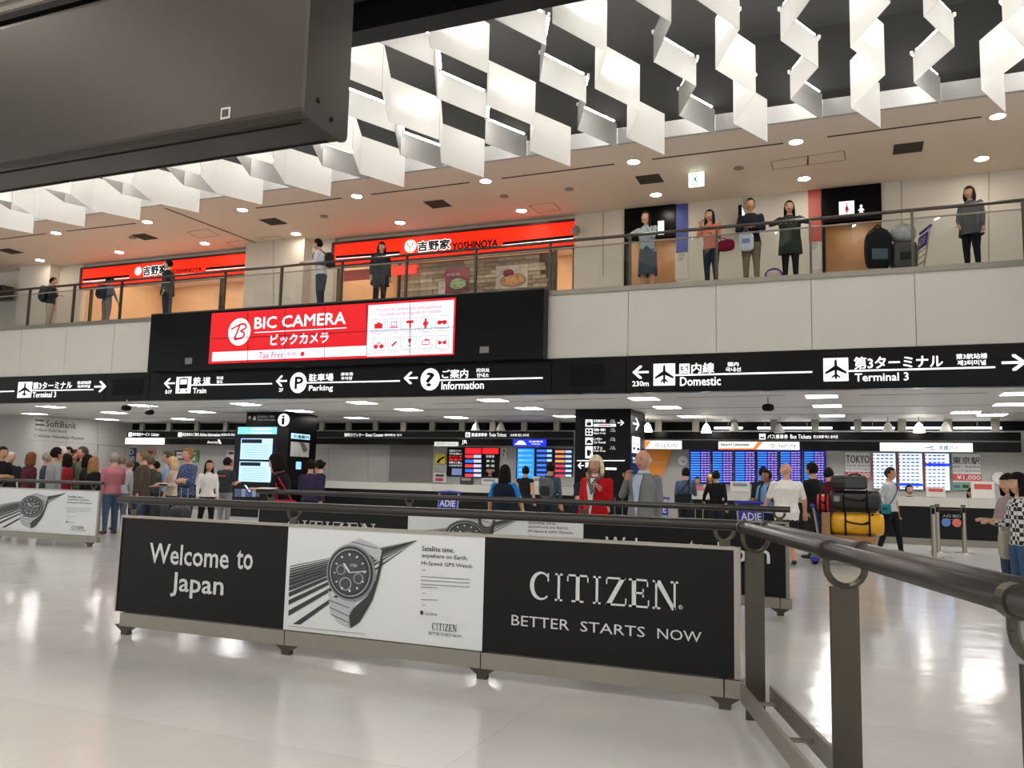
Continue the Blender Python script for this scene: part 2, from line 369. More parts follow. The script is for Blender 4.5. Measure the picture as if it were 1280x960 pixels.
# portals of the rest rooms
WOOD = mat('warm_wood', 'a98460', .4, noise=.12, nscale=2.5)
def portal(n, x0, x1):
    d_ = struct('door_%d' % n, MB().box(x0, x1, YB-.05, YB+.22, 7.56, ZC-.01).box(x0, x0+.07, YB-.05, YB+.22, 5.5, 7.56), BLACK)
    MB().box(x0, x1+.6, 22.3, 22.4, 5.5, ZC).build('corridor_wall', WOOD, d_)
    MB().box(x0-.1, x0, YB+.2, 22.3, 5.5, ZC).box(x1+.6, x1+.7, YB+.2, 22.3, 5.5, ZC).build('corridor_side', mat('corridor_beige', 'c9b094', .5), d_)
    MB().box(x0, x1+.6, YB+.22, 22.3, 8.0, 8.05).build('corridor_ceiling', CREAM, d_)
    MB().cyl(((x0+x1)/2+.1, 21.4), .12, 7.98, 7.999).build('corridor_lamp', lit('ffe8c8', 45), d_)
    return d_
p1 = portal(1, *D1); p2 = portal(2, *D2)
D(('Y', YB-.05), .002, .004).rect((822.5, 276.5, 830, 293)).build('sign_plate', lit('f2f4f0', .9), p1)
D(('Y', YB-.05), .002, .004).rect((1048.6, 252.5, 1068, 268)).build('sign_plate', lit('f2f4f0', .9), p2)
D(('Y', YB-.05), .008, .004).icon('woman', (1053.5, 254.5, 1063.5, 267)).build('pictogram', mat('sign_red', 'd03030', .5), p2)
D(('Y', YB-.05), .004, .004).icon('baby', (1072, 256, 1081, 266)).build('pictogram', SIGNW, p2)
d = D(('Y', YB), .003, .02)
for nm, r_, m_ in (('blue_strip', (845.5, 256, 860, 315.5), mat('strip_blue', '3a4a9c', .45)), ('red_strip', (1010, 238, 1027, 302), mat('strip_red', 'b6483f', .45))):
    D(('Y', YB), .003, .02).rect(r_).build(nm, m_, wu)
D(('Y', YB), .003, .02).rect((844, 316, 860, 348)).build('notice_board', mat('notice_white', 'd8d4cc', .5), wu)
D(('Y', YB), .003, .02).rect((1010, 303, 1028, 337)).build('notice_board', MATS['notice_white'], wu)
d = D(('Y', YB), .026, .003)
for x, y in ((848, 318), (1014, 305)):
    for i in range(4): d.line((x, y+i*2.4), (x+9-i, y+i*2.4-.5), .02)
d.build('notice_print', MATS['joint_grey'], wu)
# ---- the two restaurants
RED = lit('f82a12', .85)
INT = mat('shop_interior', 'cdb393', .5, noise=.05, nscale=1.2)
def shop(n, x0, x1, emblem, er, kanji, rom, stripes):
    s = struct('wall_shop_%d' % n, MB().box(x0-.3, x1+.3, 24.3, 24.4, 5.5, ZC).box(x0-.1, x0, YB+.2, 24.3, 5.5, ZC).box(x1, x1+.1, YB+.2, 24.3, 5.5, ZC), INT)
    for i in range(5):
        for j in range(2): MB().cyl((x0+(x1-x0)*(i+.5+.2*j)/5, 21.6+1.5*j), .16, ZC-.012, ZC-.004).build('shop_lamp', lit('ffe6c8', 34), s)
    b = thing('restaurant_sign', ['long red lit restaurant fascia sign between two white piers', 'long red lit restaurant fascia sign above the stone wall and food posters'][n], 'sign', ((x0+x1)/2, YB, 7.55))
    child(b, MB().box(x0, x1, YB-.02, YB+.09, 7.55, 8.19), 'sign_face', RED)
    child(b, MB().box(x0-.04, x1, YB-.06, YB+.1, 8.19, 8.25).box(x0-.08, x0, YB-.06, YB+.1, 7.5, 8.25).box(x0, x1, YB-.04, YB+.1, 7.47, 7.55), 'sign_frame', mat('frame_dark_red', '3a1410', .5))
    pl = ('Y', YB-.02)
    emb = D(pl, .002, .02).disc(emblem, er, er*1.0, 28).build('emblem', lit('ffffff', 1), b)
    e = D(pl, .024, .004); c = e.P(emblem)
    e.px = False
    for sx in (-1, 1):
        for p, q in (((0, -.75), (0, -.15)), ((0, -.15), (sx*.35, .1)), ((sx*.35, .1), (sx*.55, .55)), ((sx*.42, .25), (sx*.2, .5)), ((sx*.25, .05), (sx*.5, 0))):
            e.line(c+np.array(p)*er, c+np.array(q)*er, er*.11)
    e.disc(c, er*.92, inner=.9, n=28); e.build('antlers', DBLACK, emb)
    ko = D(pl, .002, .01).text('吉野家', kanji, bold=.13).build('kanji_outline', lit('ffffff', 1), b)
    D(pl, .016, .01).text('吉野家', kanji, bold=.045).build('kanji', DBLACK, ko)
    D(pl, .004, .006).text('YOSHINOYA', rom, bold=.05).build('lettering', DBLACK, b)
    for a, q in stripes:
        D(pl, .004, .006).line(a, q, .075).build('stripe', DBLACK, b)
        D(pl, .004, .006).line((a[0], a[1]+2.3), (q[0], q[1]+2.3), .02).build('stripe', lit('ffffff', 1), b)
    return s
sh1 = shop(0, S1[0], S1[1], (173, 339), .145, (180.4, 333.8, 208.5, 342.2), (212.7, 337.4, 252.4, 338.4), [((257.3, 336), (316, 331)), ((104, 350), (161.7, 345))])
sh2 = shop(1, S2[0], S2[1], (513.2, 307.8), .19, (523, 302.8, 562.7, 311), (566, 304, 622, 308), [((628.4, 304.5), (717, 295.5)), ((420, 321.5), (499.8, 315.5))])
# stone wall of the second restaurant: each stone a piece
st = struct('wall_stone', MB().box(XY(499, 350), XY(690, 330), YB+.22, YB+.3, 5.5, 7.47), mat('stone_joint', '6e6355', .9))
sx0, sx1 = XY(499, 350), XY(690, 330)
stm = []
for k, c_ in enumerate(('b3a289', 'a3927a', 'c2b298', '94836c')):
    for l in (.42, .6, .8):
        me = MB().box(0, l-.012, -.05-.012*(k % 3), 0, 0, .1).mesh('stone'); me.materials.append(mat('stone_'+c_, c_, .85, noise=.2, nscale=9)); stm.append((l, me))
z = 5.52
while z < 7.4:
    x = sx0
    while x < sx1-.45:
        l, me = random.choice(stm)
        if x+l > sx1: l, me = stm[0]
        if x+l > sx1: break
        put(me, 'stone', None, st, (x, YB+.21, z)); x += l
    z += .112
# shop windows: frames of the openings
def post_frame(n, xs, z1=7.47):
    m_ = MB()
    for x in xs: m_.box(x-.03, x+.03, YB+.05, YB+.15, 5.5, z1)
    return struct('window_%d' % n, m_, DSTEEL)
post_frame(1, [XY(x, 360) for x in (100, 112, 274, 315)]); post_frame(2, [XY(x, 345) for x in (421, 470, 497, 693, 716)])
rd = thing('door_banner', 'translucent red doorway banner with pale lettering at the restaurant entrance', 'banner', (XY(447, 330), YB, 7.2))
child(rd, MB().box(XY(428, 330), XY(467, 330), YB+.11, YB+.13, 7.08, 7.4), 'banner_face', mat('banner_red', 'b4423a', .5))
D(('Y', YB+.11), .002, .003).text('OSHINOYA', (429, 332.5, 466, 333.2), bold=.01).build('lettering', PRINTW, rd)
child(rd, MB().box(XY(465, 330), XY(468.5, 330), YB+.11, YB+.13, 5.5, 7.1), 'banner_side', MATS['banner_red'])
os_ = thing('shop_sign', 'small red and white lettered sign on the restaurant stone front', 'sign', (XY(505, 330), YB+.1, 7.2))
child(os_, MB().box(XY(490, 330), XY(520.5, 330), YB-.01, YB+.04, 7.12, 7.38), 'sign_face', lit('ff4030', .8))
D(('Y', YB-.01), .002, .003).text('吉野家 Restaurant', (493, 330.5, 516, 334)).build('lettering', mat('sign_red', 'd03030', .5), os_)
def food_poster(label, r, flip):
    Yp = YB+.12
    d0 = D(('Y', Yp), 0, .02); x0, x1, z0, z1 = d0.R(r)
    t = thing('food_poster', label, 'poster', ((x0+x1)/2, Yp, z0))
    d0.rect(r).build('sheet', mat('poster_'+'ab'[flip], ('9c3b4a', 'cbbfae')[flip], .4, noise=.35, nscale=4), t)
    q = D(('Y', Yp), .022, .004, px=False); w_, h_ = x1-x0, z1-z0
    q.disc((x0+w_*.55, z0+h_*.32), w_*.42, h_*.3); q.build('bowl', mat('bowl_'+'ab'[flip], ('57534c', 'a0806a')[flip], .4), t)
    q = D(('Y', Yp), .028, .004, px=False); q.disc((x0+w_*.55, z0+h_*.34), w_*.34, h_*.23); q.build('food', mat('food_'+'ab'[flip], ('a9bd8c', 'c9966a')[flip], .6, noise=.5, nscale=14), t)
    q = D(('Y', Yp), .022, .004, px=False)
    if flip: q.disc((x0+w_*.4, z0+h_*.66), w_*.17, h_*.17).build('badge', mat('badge_purple', '8a2a4a', .5), t)
    else: q.text('新登場', (x0+w_*.08, z0+h_*.68, x0+w_*.62, z0+h_*.8)).build('lettering', PRINTW, t)
    return t
food_poster('food poster with green bowl on dark red ground on the stone wall', (557, 336.5, 586, 364), 0)
food_poster('food poster with rice bowl and purple badge on the stone wall', (620.5, 333, 659.5, 359), 1)
t = thing('menu_stand', 'narrow white menu sheet with red lettering beside the green bowl poster', 'menu', (XY(553, 360), YB+.1, 6.0))
D(('Y', YB+.1), 0, .02).rect((549, 353, 556.4, 368)).build('sheet', PRINTW, t)
D(('Y', YB+.1), .022, .003).text('牛\n丼', (551, 354, 556, 362)).build('lettering', mat('sign_red', 'd03030', .5), t)
# ---- glass balustrade
bal = thing('balustrade', 'glass balcony balustrade with dark round handrail and slim steel posts', 'railing', (-10, YF, 5.6))
GLASS = bpy.data.materials.new('clear_glass'); GLASS.use_nodes = True
_n = GLASS.node_tree; _n.nodes.clear()
_o = _n.nodes.new('ShaderNodeOutputMaterial'); _mx = _n.nodes.new('ShaderNodeMixShader'); _tr = _n.nodes.new('ShaderNodeBsdfTransparent')
_gl = _n.nodes.new('ShaderNodeBsdfGlossy'); _lw = _n.nodes.new('ShaderNodeLayerWeight'); _pw = _n.nodes.new('ShaderNodeMath'); _pw.operation = 'POWER'; _pw.inputs[1].default_value = 4
_fr = _n.nodes.new('ShaderNodeMath'); _fr.operation = 'MULTIPLY_ADD'; _fr.inputs[1].default_value = .6; _fr.inputs[2].default_value = .03
_n.links.new(_lw.outputs['Facing'], _pw.inputs[0]); _n.links.new(_pw.outputs[0], _fr.inputs[0])
_tr.inputs[0].default_value = (.93, .95, .95, 1); _gl.inputs['Roughness'].default_value = .01
_n.links.new(_fr.outputs[0], _mx.inputs[0]); _n.links.new(_tr.outputs[0], _mx.inputs[1]); _n.links.new(_gl.outputs[0], _mx.inputs[2]); _n.links.new(_mx.outputs[0], _o.inputs[0])
MATS['clear_glass'] = GLASS
child(bal, MB().tube([(XL, YF+.02, ZR-.035), (XR, YF+.02, ZR-.035)], .036, 10), 'handrail', mat('handrail_dark', '3a342f', .3, .3))
child(bal, MB().tube([(XL, YF+.03, ZR-.2), (XR, YF+.03, ZR-.2)], .018, 8), 'mid_rail', STEEL)
pme = MB().box(-.025, .025, -.02, .05, 0, ZR-5.61-.06).mesh('post'); pme.materials.append(DSTEEL)
gme = MB().box(.03, 1.83, .04, .052, .01, ZR-5.61-.21).mesh('glass_pane'); gme.materials.append(GLASS)
l_ = bal.location
for i in range(-18, 5):
    x = -.72+1.868*i
    put(pme, 'post', None, bal, (x-l_.x, YF-l_.y, 5.61-l_.z)); put(gme, 'glass_pane', None, bal, (x-l_.x, YF-l_.y, 5.61-l_.z))
# ================================================================ hanging zigzag baffles with fluorescent tubes
def baffle_material(name, dv, tv):
    m = bpy.data.materials.new(name); m.use_nodes = True; nt = m.node_tree; nt.nodes.clear()
    o = nt.nodes.new('ShaderNodeOutputMaterial'); a = nt.nodes.new('ShaderNodeAddShader')
    df = nt.nodes.new('ShaderNodeBsdfDiffuse'); tl = nt.nodes.new('ShaderNodeBsdfTranslucent')
    df.inputs[0].default_value = (dv, dv, dv*.98, 1); tl.inputs[0].default_value = (tv, tv, tv*.98, 1)
    nt.links.new(df.outputs[0], a.inputs[0]); nt.links.new(tl.outputs[0], a.inputs[1]); nt.links.new(a.outputs[0], o.inputs[0])
    return m
BAF = baffle_material('baffle_translucent', .42, .5); BAFO = baffle_material('baffle_opaque', .5, .03); TUBE = lit('fffaf2', 40)
PX, PY = .51, 1.09
L_ = math.hypot(PX, PY)
def panel_mesh(h, m):
    me = MB().box(0, L_-.012, -.004, .004, 0, h).mesh('baffle_panel'); me.materials.append(m); return me
tall, short = panel_mesh(.87, BAF), panel_mesh(.52, BAFO)
tb2 = MB().tube([(.2, 0, 0), (L_-.25, 0, 0)], .024, 6).mesh('light_tube'); tb2.materials.append(TUBE); tb = MB().tube([(.08, 0, 0), (L_-.08, 0, 0)], .024, 6); tubem = tb.mesh('light_tube'); tubem.materials.append(TUBE)
capm = MB().box(-.03, .03, -.022, .022, -.03, .03).mesh('tube_socket'); capm.materials.append(PRINTW)
for k in range(-24, 4):
    X0 = .085+1.01*k; hi = k % 2 == 1
    n = 4+min(3, max(1, int((2-k)/3.2)))
    lab = ('short white zigzag ceiling baffle carrying bare fluorescent tubes along its top' if hi else 'tall white zigzag ceiling baffle made to glow by added hidden tubes behind its panels')
    t = thing('zigzag_baffle', lab, 'ceiling baffle', (X0, 16.3, 8.3 if hi else 8.0), 'short baffles with tubes' if hi else 'tall glowing baffles')
    for j in range(n):
        # panel j runs from node j+1 (nearer) back to node j; even nodes lie right
        xn, xf = (0, PX) if j % 2 == 0 else (PX, 0)
        a = math.atan2(PY, xf-xn)
        loc = (xn, -PY*(j+1), 0)
        put(short if hi else tall, 'baffle_panel', None, t, loc, a)
        nx, ny = (-math.sin(a), math.cos(a))
        if ny < 0: nx, ny = -nx, -ny
        if hi:
            q = (loc[0]+nx*.04, loc[1]+ny*.04, .56)
            tu = put(tubem, 'light_tube', None, t, q, a)
            for e_ in (.05, L_-.05): put(capm, 'tube_socket', None, tu, (e_, 0, 0))
        elif j > 0 and (j % 2 == 0 or k > -3):
            q = (loc[0]+nx*.07, loc[1]+ny*.07, .45)
            put(tb2, 'light_tube', None, t, q, a)  # unseen tubes added to make the translucent tall panels glow
# ---- recessed lights, vents, small ceiling things
dlm = MB().cyl((0, 0), .13, -.012, 0, 20).mesh('lens'); dlm.materials.append(lit('fff4e2', 36))
drm = MB()
drm.loft([[(r*math.cos(a*math.pi/10), r*math.sin(a*math.pi/10), z_) for a in range(20)] for r, z_ in ((.13, 0), (.13, -.014), (.155, -.014), (.16, 0))], cap=False)
drm = drm.mesh('ring'); drm.materials.append(PRINTW)
for px, py in [(607,226),(500,278),(446,245),(651.6,263),(792,202),(820,243),(995,177),(1005,223),(1247,145),(1227,198),(303,262),(370,292),(256,304),(70,291),(149,315),(50,325),(184,277)]:
    p = W(px, py, Z=ZC)
    t = thing('downlight', 'round recessed downlight in the cream upper ceiling', 'light', (p[0], p[1], ZC), 'upper ceiling downlights')
    put(dlm, 'lens', None, t); put(drm, 'ring', None, t)
vm = MB()
for i in range(7): vm.box(-.26, .26, -.26+.075*i, -.22+.075*i, -.02, 0)
vm.box(-.28, .28, -.28, .28, -.006, 0); vme = vm.mesh('air_vent'); vme.materials.append(SLOT)
for px, py in [(547,255),(341.6,277),(181,296),(13,314),(812,224),(1135,185)]:
    p = W(px, py, Z=ZC)
    tag(put(vme, 'air_vent', None, None, (p[0], p[1], ZC)), 'square dark air vent grille in the cream upper ceiling', 'vent', 'upper ceiling vents')
spm = MB().cyl((0, 0), .12, -.02, 0, 16, .1).mesh('ceiling_speaker'); spm.materials.append(mat('speaker_grey', '9c8f82', .7))
for px, py in [(711.5,236),(630,245),(166,297),(405,270),(923.5,209.6)]:
    p = W(px, py, Z=ZC)
    tag(put(spm, 'ceiling_speaker', None, None, (p[0], p[1], ZC)), 'small round grey detector disc on the cream upper ceiling', 'detector', 'upper ceiling discs')
lpm = MB().box(-.31, .31, -.31, .31, -.012, 0).mesh('diffuser'); lpm.materials.append(lit('fffdf8', 14))
lpf = MB().box(-.34, .34, -.34, -.31, -.016, 0).box(-.34, .34, .31, .34, -.016, 0).box(-.34, -.31, -.31, .31, -.016, 0).box(.31, .34, -.31, .31, -.016, 0).mesh('frame'); lpf.materials.append(PRINTW)
for px, py in [(63.6,508),(178.7,506.6),(307,504.9),(43.7,517),(142.7,515.5),(252.7,514.5),(134,523.8),(228.6,523.4),(374.7,513.5),(452.7,503),(616.6,500),(805,498),(511,511.8),(661.7,510),(834,508.7),(445.8,522),(570.6,521.4),(707,520),(1027,495),(1034,507),(1040,519),(1275,491.5),(1263,505),(1240,518),(1207,515),(863,520)]:
    p = W(px, py, Z=ZS)
    t = thing('ceiling_light', 'square white recessed light in the low ceiling under the balcony', 'light', (p[0], min(p[1], 25.2), ZS), 'lights under the balcony')
    put(lpm, 'diffuser', None, t); put(lpf, 'frame', None, t)
ex = thing('exit_sign', 'small white lit exit sign hanging from the cream ceiling', 'sign', tuple(W(870.5, 214, Z=ZC)))
MB().box(-.17, .17, -.03, .03, -.36, -.04).build('sign_box', lit('eafff4', 1.6), ex)
MB().cyl((0, 0), .012, -.05, 0, 8).build('stem', STEEL, ex)
q = MB(); q.prism([(-.1+.2*p[0]*.8, -.3+.2*p[1]) for p in ICON['runner'][1]], 'y', -.034, -.031); q.prism([(-.1+.2*p[0]*.8, -.3+.2*p[1]) for p in ICON['runner'][0]], 'y', -.034, -.031)
q.build('pictogram', mat('exit_green', '1e9a5a', .5), ex)
dc = thing('dome_camera', 'grey dome security camera on the wall beside the red sign', 'camera', (XY(722.5, 285), YB, 7.85))
MB().cyl((0, -.2), .09, .02, .12, 16).build('housing', mat('camera_grey', '8d8680', .5), dc)
q = MB().sbox((0, -.2, .0), (.12, .12, .12), 2); q.smooth = True; q.build('dome', mat('camera_grey', '8d8680', .5), dc)
MB().box(-.04, .04, -.2, 0, .1, .16).build('bracket', MATS['camera_grey'], dc)
mo = thing('hanging_monitor', 'thin black monitor seen edge on beside the man in navy', 'monitor', (XY(929, 262), YB-.35, 7.6))
MB().box(-.04, .04, -.3, .3, -.25, .38).build('case', DBLACK, mo); MB().box(.041, .046, -.26, .26, -.21, .34).build('screen', lit('e8eef4', .9), mo); MB().box(-.02, .02, .3, .36, 0, .1).build('wall_arm', STEEL, mo)
tvb = thing('wall_unit', 'dark box unit on the upper wall at the balcony end', 'box', (XY(5, 345, 20.0), 20.0, 7.2))
MB().box(-1.2, .45, -.35, .1, 0, .45).build('case', mat('dark_unit', '2b2a27', .5), tvb); MB().box(-1.2, .4, -.37, -.35, .04, .41).build('front_panel', DBLACK, tvb)
# ================================================================ wayfinding band
PB = ('Y', YF-.06)
def sign_panel(label, x0, x1):
    t = thing('wayfinding_sign', label, 'sign', ((x0+x1)/2, YF-.06, ZS))
    child(t, MB().box(x0, x1, YF-.06, YF-.03, ZS+.015, ZB-.02), 'sign_face', BLACK)
    return t
def pic(t, r, name):
    pp = D(PB).rect(r).build('pictogram_plate', SIGNW, t); D(PB, .009).icon(name, r).build('pictogram', DBLACK, pp)
def glyph_set(t, items, lines=(), bold=.025, plane=PB):
    for s_, r in items: D(plane).text(s_, r, bold=bold).build('lettering', SIGNW, t)
    for a, b in lines: D(plane).line(a, b, .035).build('rule', SIGNW, t)
xs_ = [XY(x, 470, YF) for x in (-40, 134, 190, 690, 784, 1310)]
s1 = sign_panel('black lit sign to Terminal 3 with aircraft symbol at the band end past the screen', xs_[0]-4, xs_[1])
pic(s1, (23.4, 477.7, 39, 497), 'plane')
glyph_set(s1, [('第3ターミナル', (42, 478, 90, 485.6)), ('第3航站楼\n제3터미널', (97, 476.6, 113.4, 484.6)), ('Terminal 3', (41.3, 490.3, 70, 496.4))], [((0, 489.6), (18, 489)), ((39, 488.4), (117, 487))])
D(PB).icon('arrow_r', (118.5, 476.5, 132.5, 490)).build('arrow', SIGNW, s1)
b1 = sign_panel('blank black band panel between the Terminal 3 and Train signs', xs_[1]+.02, xs_[2]-.02)
child(b1, MB().box(xs_[1]+.3, xs_[2]-.25, YF-.07, YF-.06, ZS+.15, ZB-.18), 'hatch', mat('hatch_black', '08080a', .5, spec=.1))
s2 = sign_panel('black lit sign for Train, Parking and Information beneath the video screen', xs_[2], xs_[3])
D(PB).icon('arrow_l', (205.6, 473, 218.3, 485.4)).build('arrow', SIGNW, s2); pic(s2, (221, 471.3, 238.2, 491.4), 'train')
glyph_set(s2, [('B1F', (207.3, 487.8, 214.8, 492)), ('鉄', (242.3, 471.6, 251, 480)), ('道', (254.3, 471.4, 263, 479.8)), ('铁道\n철도', (271, 470.6, 279, 479)), ('Train', (241.7, 485.2, 257.8, 491.4)),
               ('2F', (349, 485.4, 354, 489.6)), ('駐車場', (386.7, 467.6, 416.6, 475.8)), ('停车场\n주차장', (426.3, 465.8, 441, 474.8)), ('Parking', (386.7, 482, 416, 489.8)),
               ('ご案内', (553, 462.4, 585, 472.3)), ('问讯处\n안내소', (596, 460.6, 611.8, 471.2)), ('Information', (552.3, 477.4, 604.6, 486))],
          [((238.2, 481.5), (340.3, 479.6)), ((383, 478.6), (500, 476.2)), ((549, 475.3), (678.5, 472.4))])
D(PB).icon('arrow_l', (345.5, 469.4, 358.5, 483.2)).build('arrow', SIGNW, s2); D(PB).icon('arrow_l', (505, 465, 522, 480)).build('arrow', SIGNW, s2)
for c_, ch, r in (((373, 478.4), 'P', (369.6, 471.6, 378.4, 485.6)), ((537.8, 474.2), '?', (533.4, 466.2, 542.4, 482.4))):
    pp = D(PB).disc(c_, .255, .265).build('disc', SIGNW, s2); D(PB, .009).text(ch, r, bold=.04).build('letter', DBLACK, pp)
b2 = sign_panel('blank black band panel between the Information and Domestic signs', xs_[3]+.02, xs_[4]-.02)
child(b2, MB().box(xs_[3]+.45, xs_[4]-.5, YF-.07, YF-.06, ZS+.15, ZB-.15), 'hatch', MATS['hatch_black'])
s3 = sign_panel('black lit sign for Domestic flights and Terminal 3 under the white fascia', xs_[4], xs_[5]+3)
D(PB).icon('arrow_l', (790.6, 457.4, 810.9, 473.2)).build('arrow', SIGNW, s3); pic(s3, (817, 455, 843.9, 481.7), 'plane'); pic(s3, (1029, 448, 1060.7, 476.2), 'plane')
glyph_set(s3, [('230m', (790.6, 476.6, 810.9, 482.5)), ('国内線', (849.6, 454.6, 892.6, 466)), ('国内\n국내선', (907, 453, 926, 464.2)), ('Domestic', (850.3, 471.6, 900.8, 481.4)),
               ('第3ターミナル', (1067.6, 446.6, 1178.6, 459)), ('第3航站楼\n제3터미널', (1195, 442.6, 1234.3, 456)), ('Terminal 3', (1068.6, 467, 1135.7, 475.4))],
          [((844, 469), (1015.3, 465)), ((1060.7, 463.8), (1244, 459))])
D(PB).icon('arrow_r', (1251.5, 443.4, 1284, 463)).build('arrow', SIGNW, s3)
# ================================================================ video screen
YV = YF-.37; PV = ('Y', YV)
vx0, vx1 = XY(186.5, 430, YV), XY(679.3, 400, YV)
vz0, vz1 = W(679.3, 447.8, Y=YV)[2], W(679.3, 361, Y=YV)[2]
v = thing('video_wall', 'wide black housing with a red and white lit advertising video wall', 'screen', ((vx0+vx1)/2, YV, vz0))
child(v, MB().box(vx0, vx1, YV, YF-.06, vz0, vz1), 'housing', mat('housing_black', '08080a', .3, spec=.12))
child(v, MB().box(vx0, vx1, YV-.01, YF-.06, vz1, vz1+.03), 'top_cap', mat('cap_grey', '2b2b2c', .4))
VR = lit('c01820', .62); VW = lit('e0e4f6', .74)
x0, x1, z0, z1 = D(PV).R((265.5, 392, 568, 443.7))
rs = D(PV, .004, .02).rect((265.5, 392, 568, 443.7)).build('red_screen', VR, v)
D(PV, .026, .002).rect((266.4, 440.6, 458.8, 444.6)).build('white_strip', VW, rs)
D(PV, .026, .002).rect((461.5, 382, 566, 442)).build('white_screen', VW, v); ws = bpy.data.objects['white_screen']
cc = D(PV).P((300, 415)); rr = .36
D(PV, .026, .002).disc((300, 415), rr).build('logo_disc', lit('f0f0f8', .78), rs)
e = D(PV, .03, .002, px=False)
for p, q, t_ in (((-.42, -.55), (.05, .55), .16), ((-.75, .22), (.15, .58), .13), ((.15, .58), (.55, .52), .16), ((.55, .52), (.6, .25), .16), ((.6, .25), (.1, .06), .14), ((.1, .06), (.5, -.1), .14), ((.5, -.1), (.35, -.45), .16), ((.35, -.45), (-.42, -.55), .16)):
    e.line(cc+np.array(p)*rr, cc+np.array(q)*rr, t_*rr)
e.build('logo_letter', VR, rs)
g = D(PV, .026, .002); g.text('BIC CAMERA', (319.7, 397.3, 432.4, 405), bold=.03); g.build('lettering', lit('f0f0f8', .78), rs); g = D(PV, .026, .002); g.text('ビックカメラ', (339.6, 418.8, 410.8, 428.9), bold=.03); g.build('lettering', lit('f0f0f8', .78), rs); g = D(PV, .026, .002); g.line((319, 416), (433.8, 410), .02); g.build('lettering', lit('f0f0f8', .78), rs)
g = D(PV, .03, .002); g.text('Tax Free', (324.9, 440.6, 355, 447), bold=.01); g.text('免税', (359.2, 440.4, 371.3, 445.4)); g.disc((379, 442.6), .06); g.text('Not only the cameras and home appliances,', (471.6, 385.5, 554, 386.6)); g.text('but a wide variety of goods are available!', (475, 391.2, 552.4, 392.2)); g.build('lettering', VR, ws)
rows = [(['camera', 'laptop', 'dryer', 'watch', 'pad'], ['Cameras', 'Computers', 'Appliance', 'Watches', 'Games'], [(157,313),(213,311),(270,308),(328,305),(388,300)]),
        (['bike', 'pill', 'glass', 'folder', 'specs'], ['Bicycle', 'Drugs', 'Liquors', 'Beddings', 'Glasses'], [(157,382),(213,378),(270,375),(328,373),(388,372)])]
for names, caps, cs in rows:
    for nm, cp_, (a, b) in zip(names, caps, cs):
        px, py = 420+a/2.909, 300+b/2.909
        D(PV, .03, .002).frame((px-8, py-8, px+8, py+7.6), .012).build('icon_frame', lit('8088a8', .8), ws)
        D(PV, .03, .002).icon(nm, (px-8, py-8, px+8, py+7.6)).build('icon', VR, ws)
        D(PV, .03, .002).text(cp_, (px-5, py+9, px+5, py+11)).build('caption', VR, ws)
g = D(PV, .033, .002)
for a, b in (((311, 389.5), (310.6, 453)), ((357.5, 387), (357, 450.5)), ((407, 384.5), (406.5, 448)), ((459.5, 381), (459.2, 446)), ((513.5, 378), (513.3, 444)), ((265.5, 424), (568, 409))): g.line(a, b, .012)
g.build('seam', DBLACK, v)
for r in ((232, 447.5, 240, 455), (600, 433.5, 611, 441)): D(PV, .004, .006).rect(r).build('label_plate', mat('plate_grey', '6e6e6c', .5), v)
# ================================================================ big hanging board close to the camera
hb = thing('hanging_board', 'huge brown-grey metal sign box hanging overhead close by', 'sign', (-3.6, 2.8, 2.8))
HM = mat('board_metal', '35312b', .34, .55, noise=.05, nscale=2)
q = MB()
def rr_sec(x, y0, y1, z0, z1, r, n=4):
    pts = []
    for cx, cz, a0 in ((y0+r, z0+r, 180), (y1-r, z0+r, 270), (y1-r, z1-r, 0), (y0+r, z1-r, 90)):
        for i in range(n+1):
            a = math.radians(a0+90*i/n); pts.append((x, cx+r*math.cos(a), cz+r*math.sin(a)))
    return pts
q.loft([rr_sec(x, 2.68, 2.98, 2.8, 3.57, .04) for x in (-5.6, -2.06)]); child(hb, q, 'body', HM)
q = MB(); q.loft([rr_sec(x, 2.675, 2.985, 2.795, 3.575, .04) for x in (-2.058, -2.04)]); child(hb, q, 'end_cap', mat('board_end', '423e38', .3, .6, noise=.04))
for yy in (2.735, 2.93): child(hb, MB().box(-5.6, -2.1, yy-.006, yy+.006, 2.797, 2.803), 'seam', DBLACK)
sb_ = child(hb, MB().box(-2.475, -2.425, 2.676, 2.684, 2.845, 2.895), 'square_badge', mat('badge_line', 'b8b6b0', .4))
child(sb_, MB().box(-2.465, -2.435, 2.672, 2.676, 2.855, 2.885), 'badge_core', HM)
for yy, zz in ((2.76, 2.9), (2.86, 2.86)):
    q = MB().sbox((-2.04, yy, zz), (.008, .012, .012), 2, 10, 6); child(hb, q, 'screw', DBLACK)
for xx in (-4.6, -2.9): child(hb, MB().tube([(xx, 2.81, 3.55), (xx, 2.81, 6.95)], .03, 10), 'hanger_rod', DSTEEL)
child(hb, MB().box(-5.6, -2.1, 2.68, 2.94, 3.575, 3.61), 'top_trim', DBLACK)
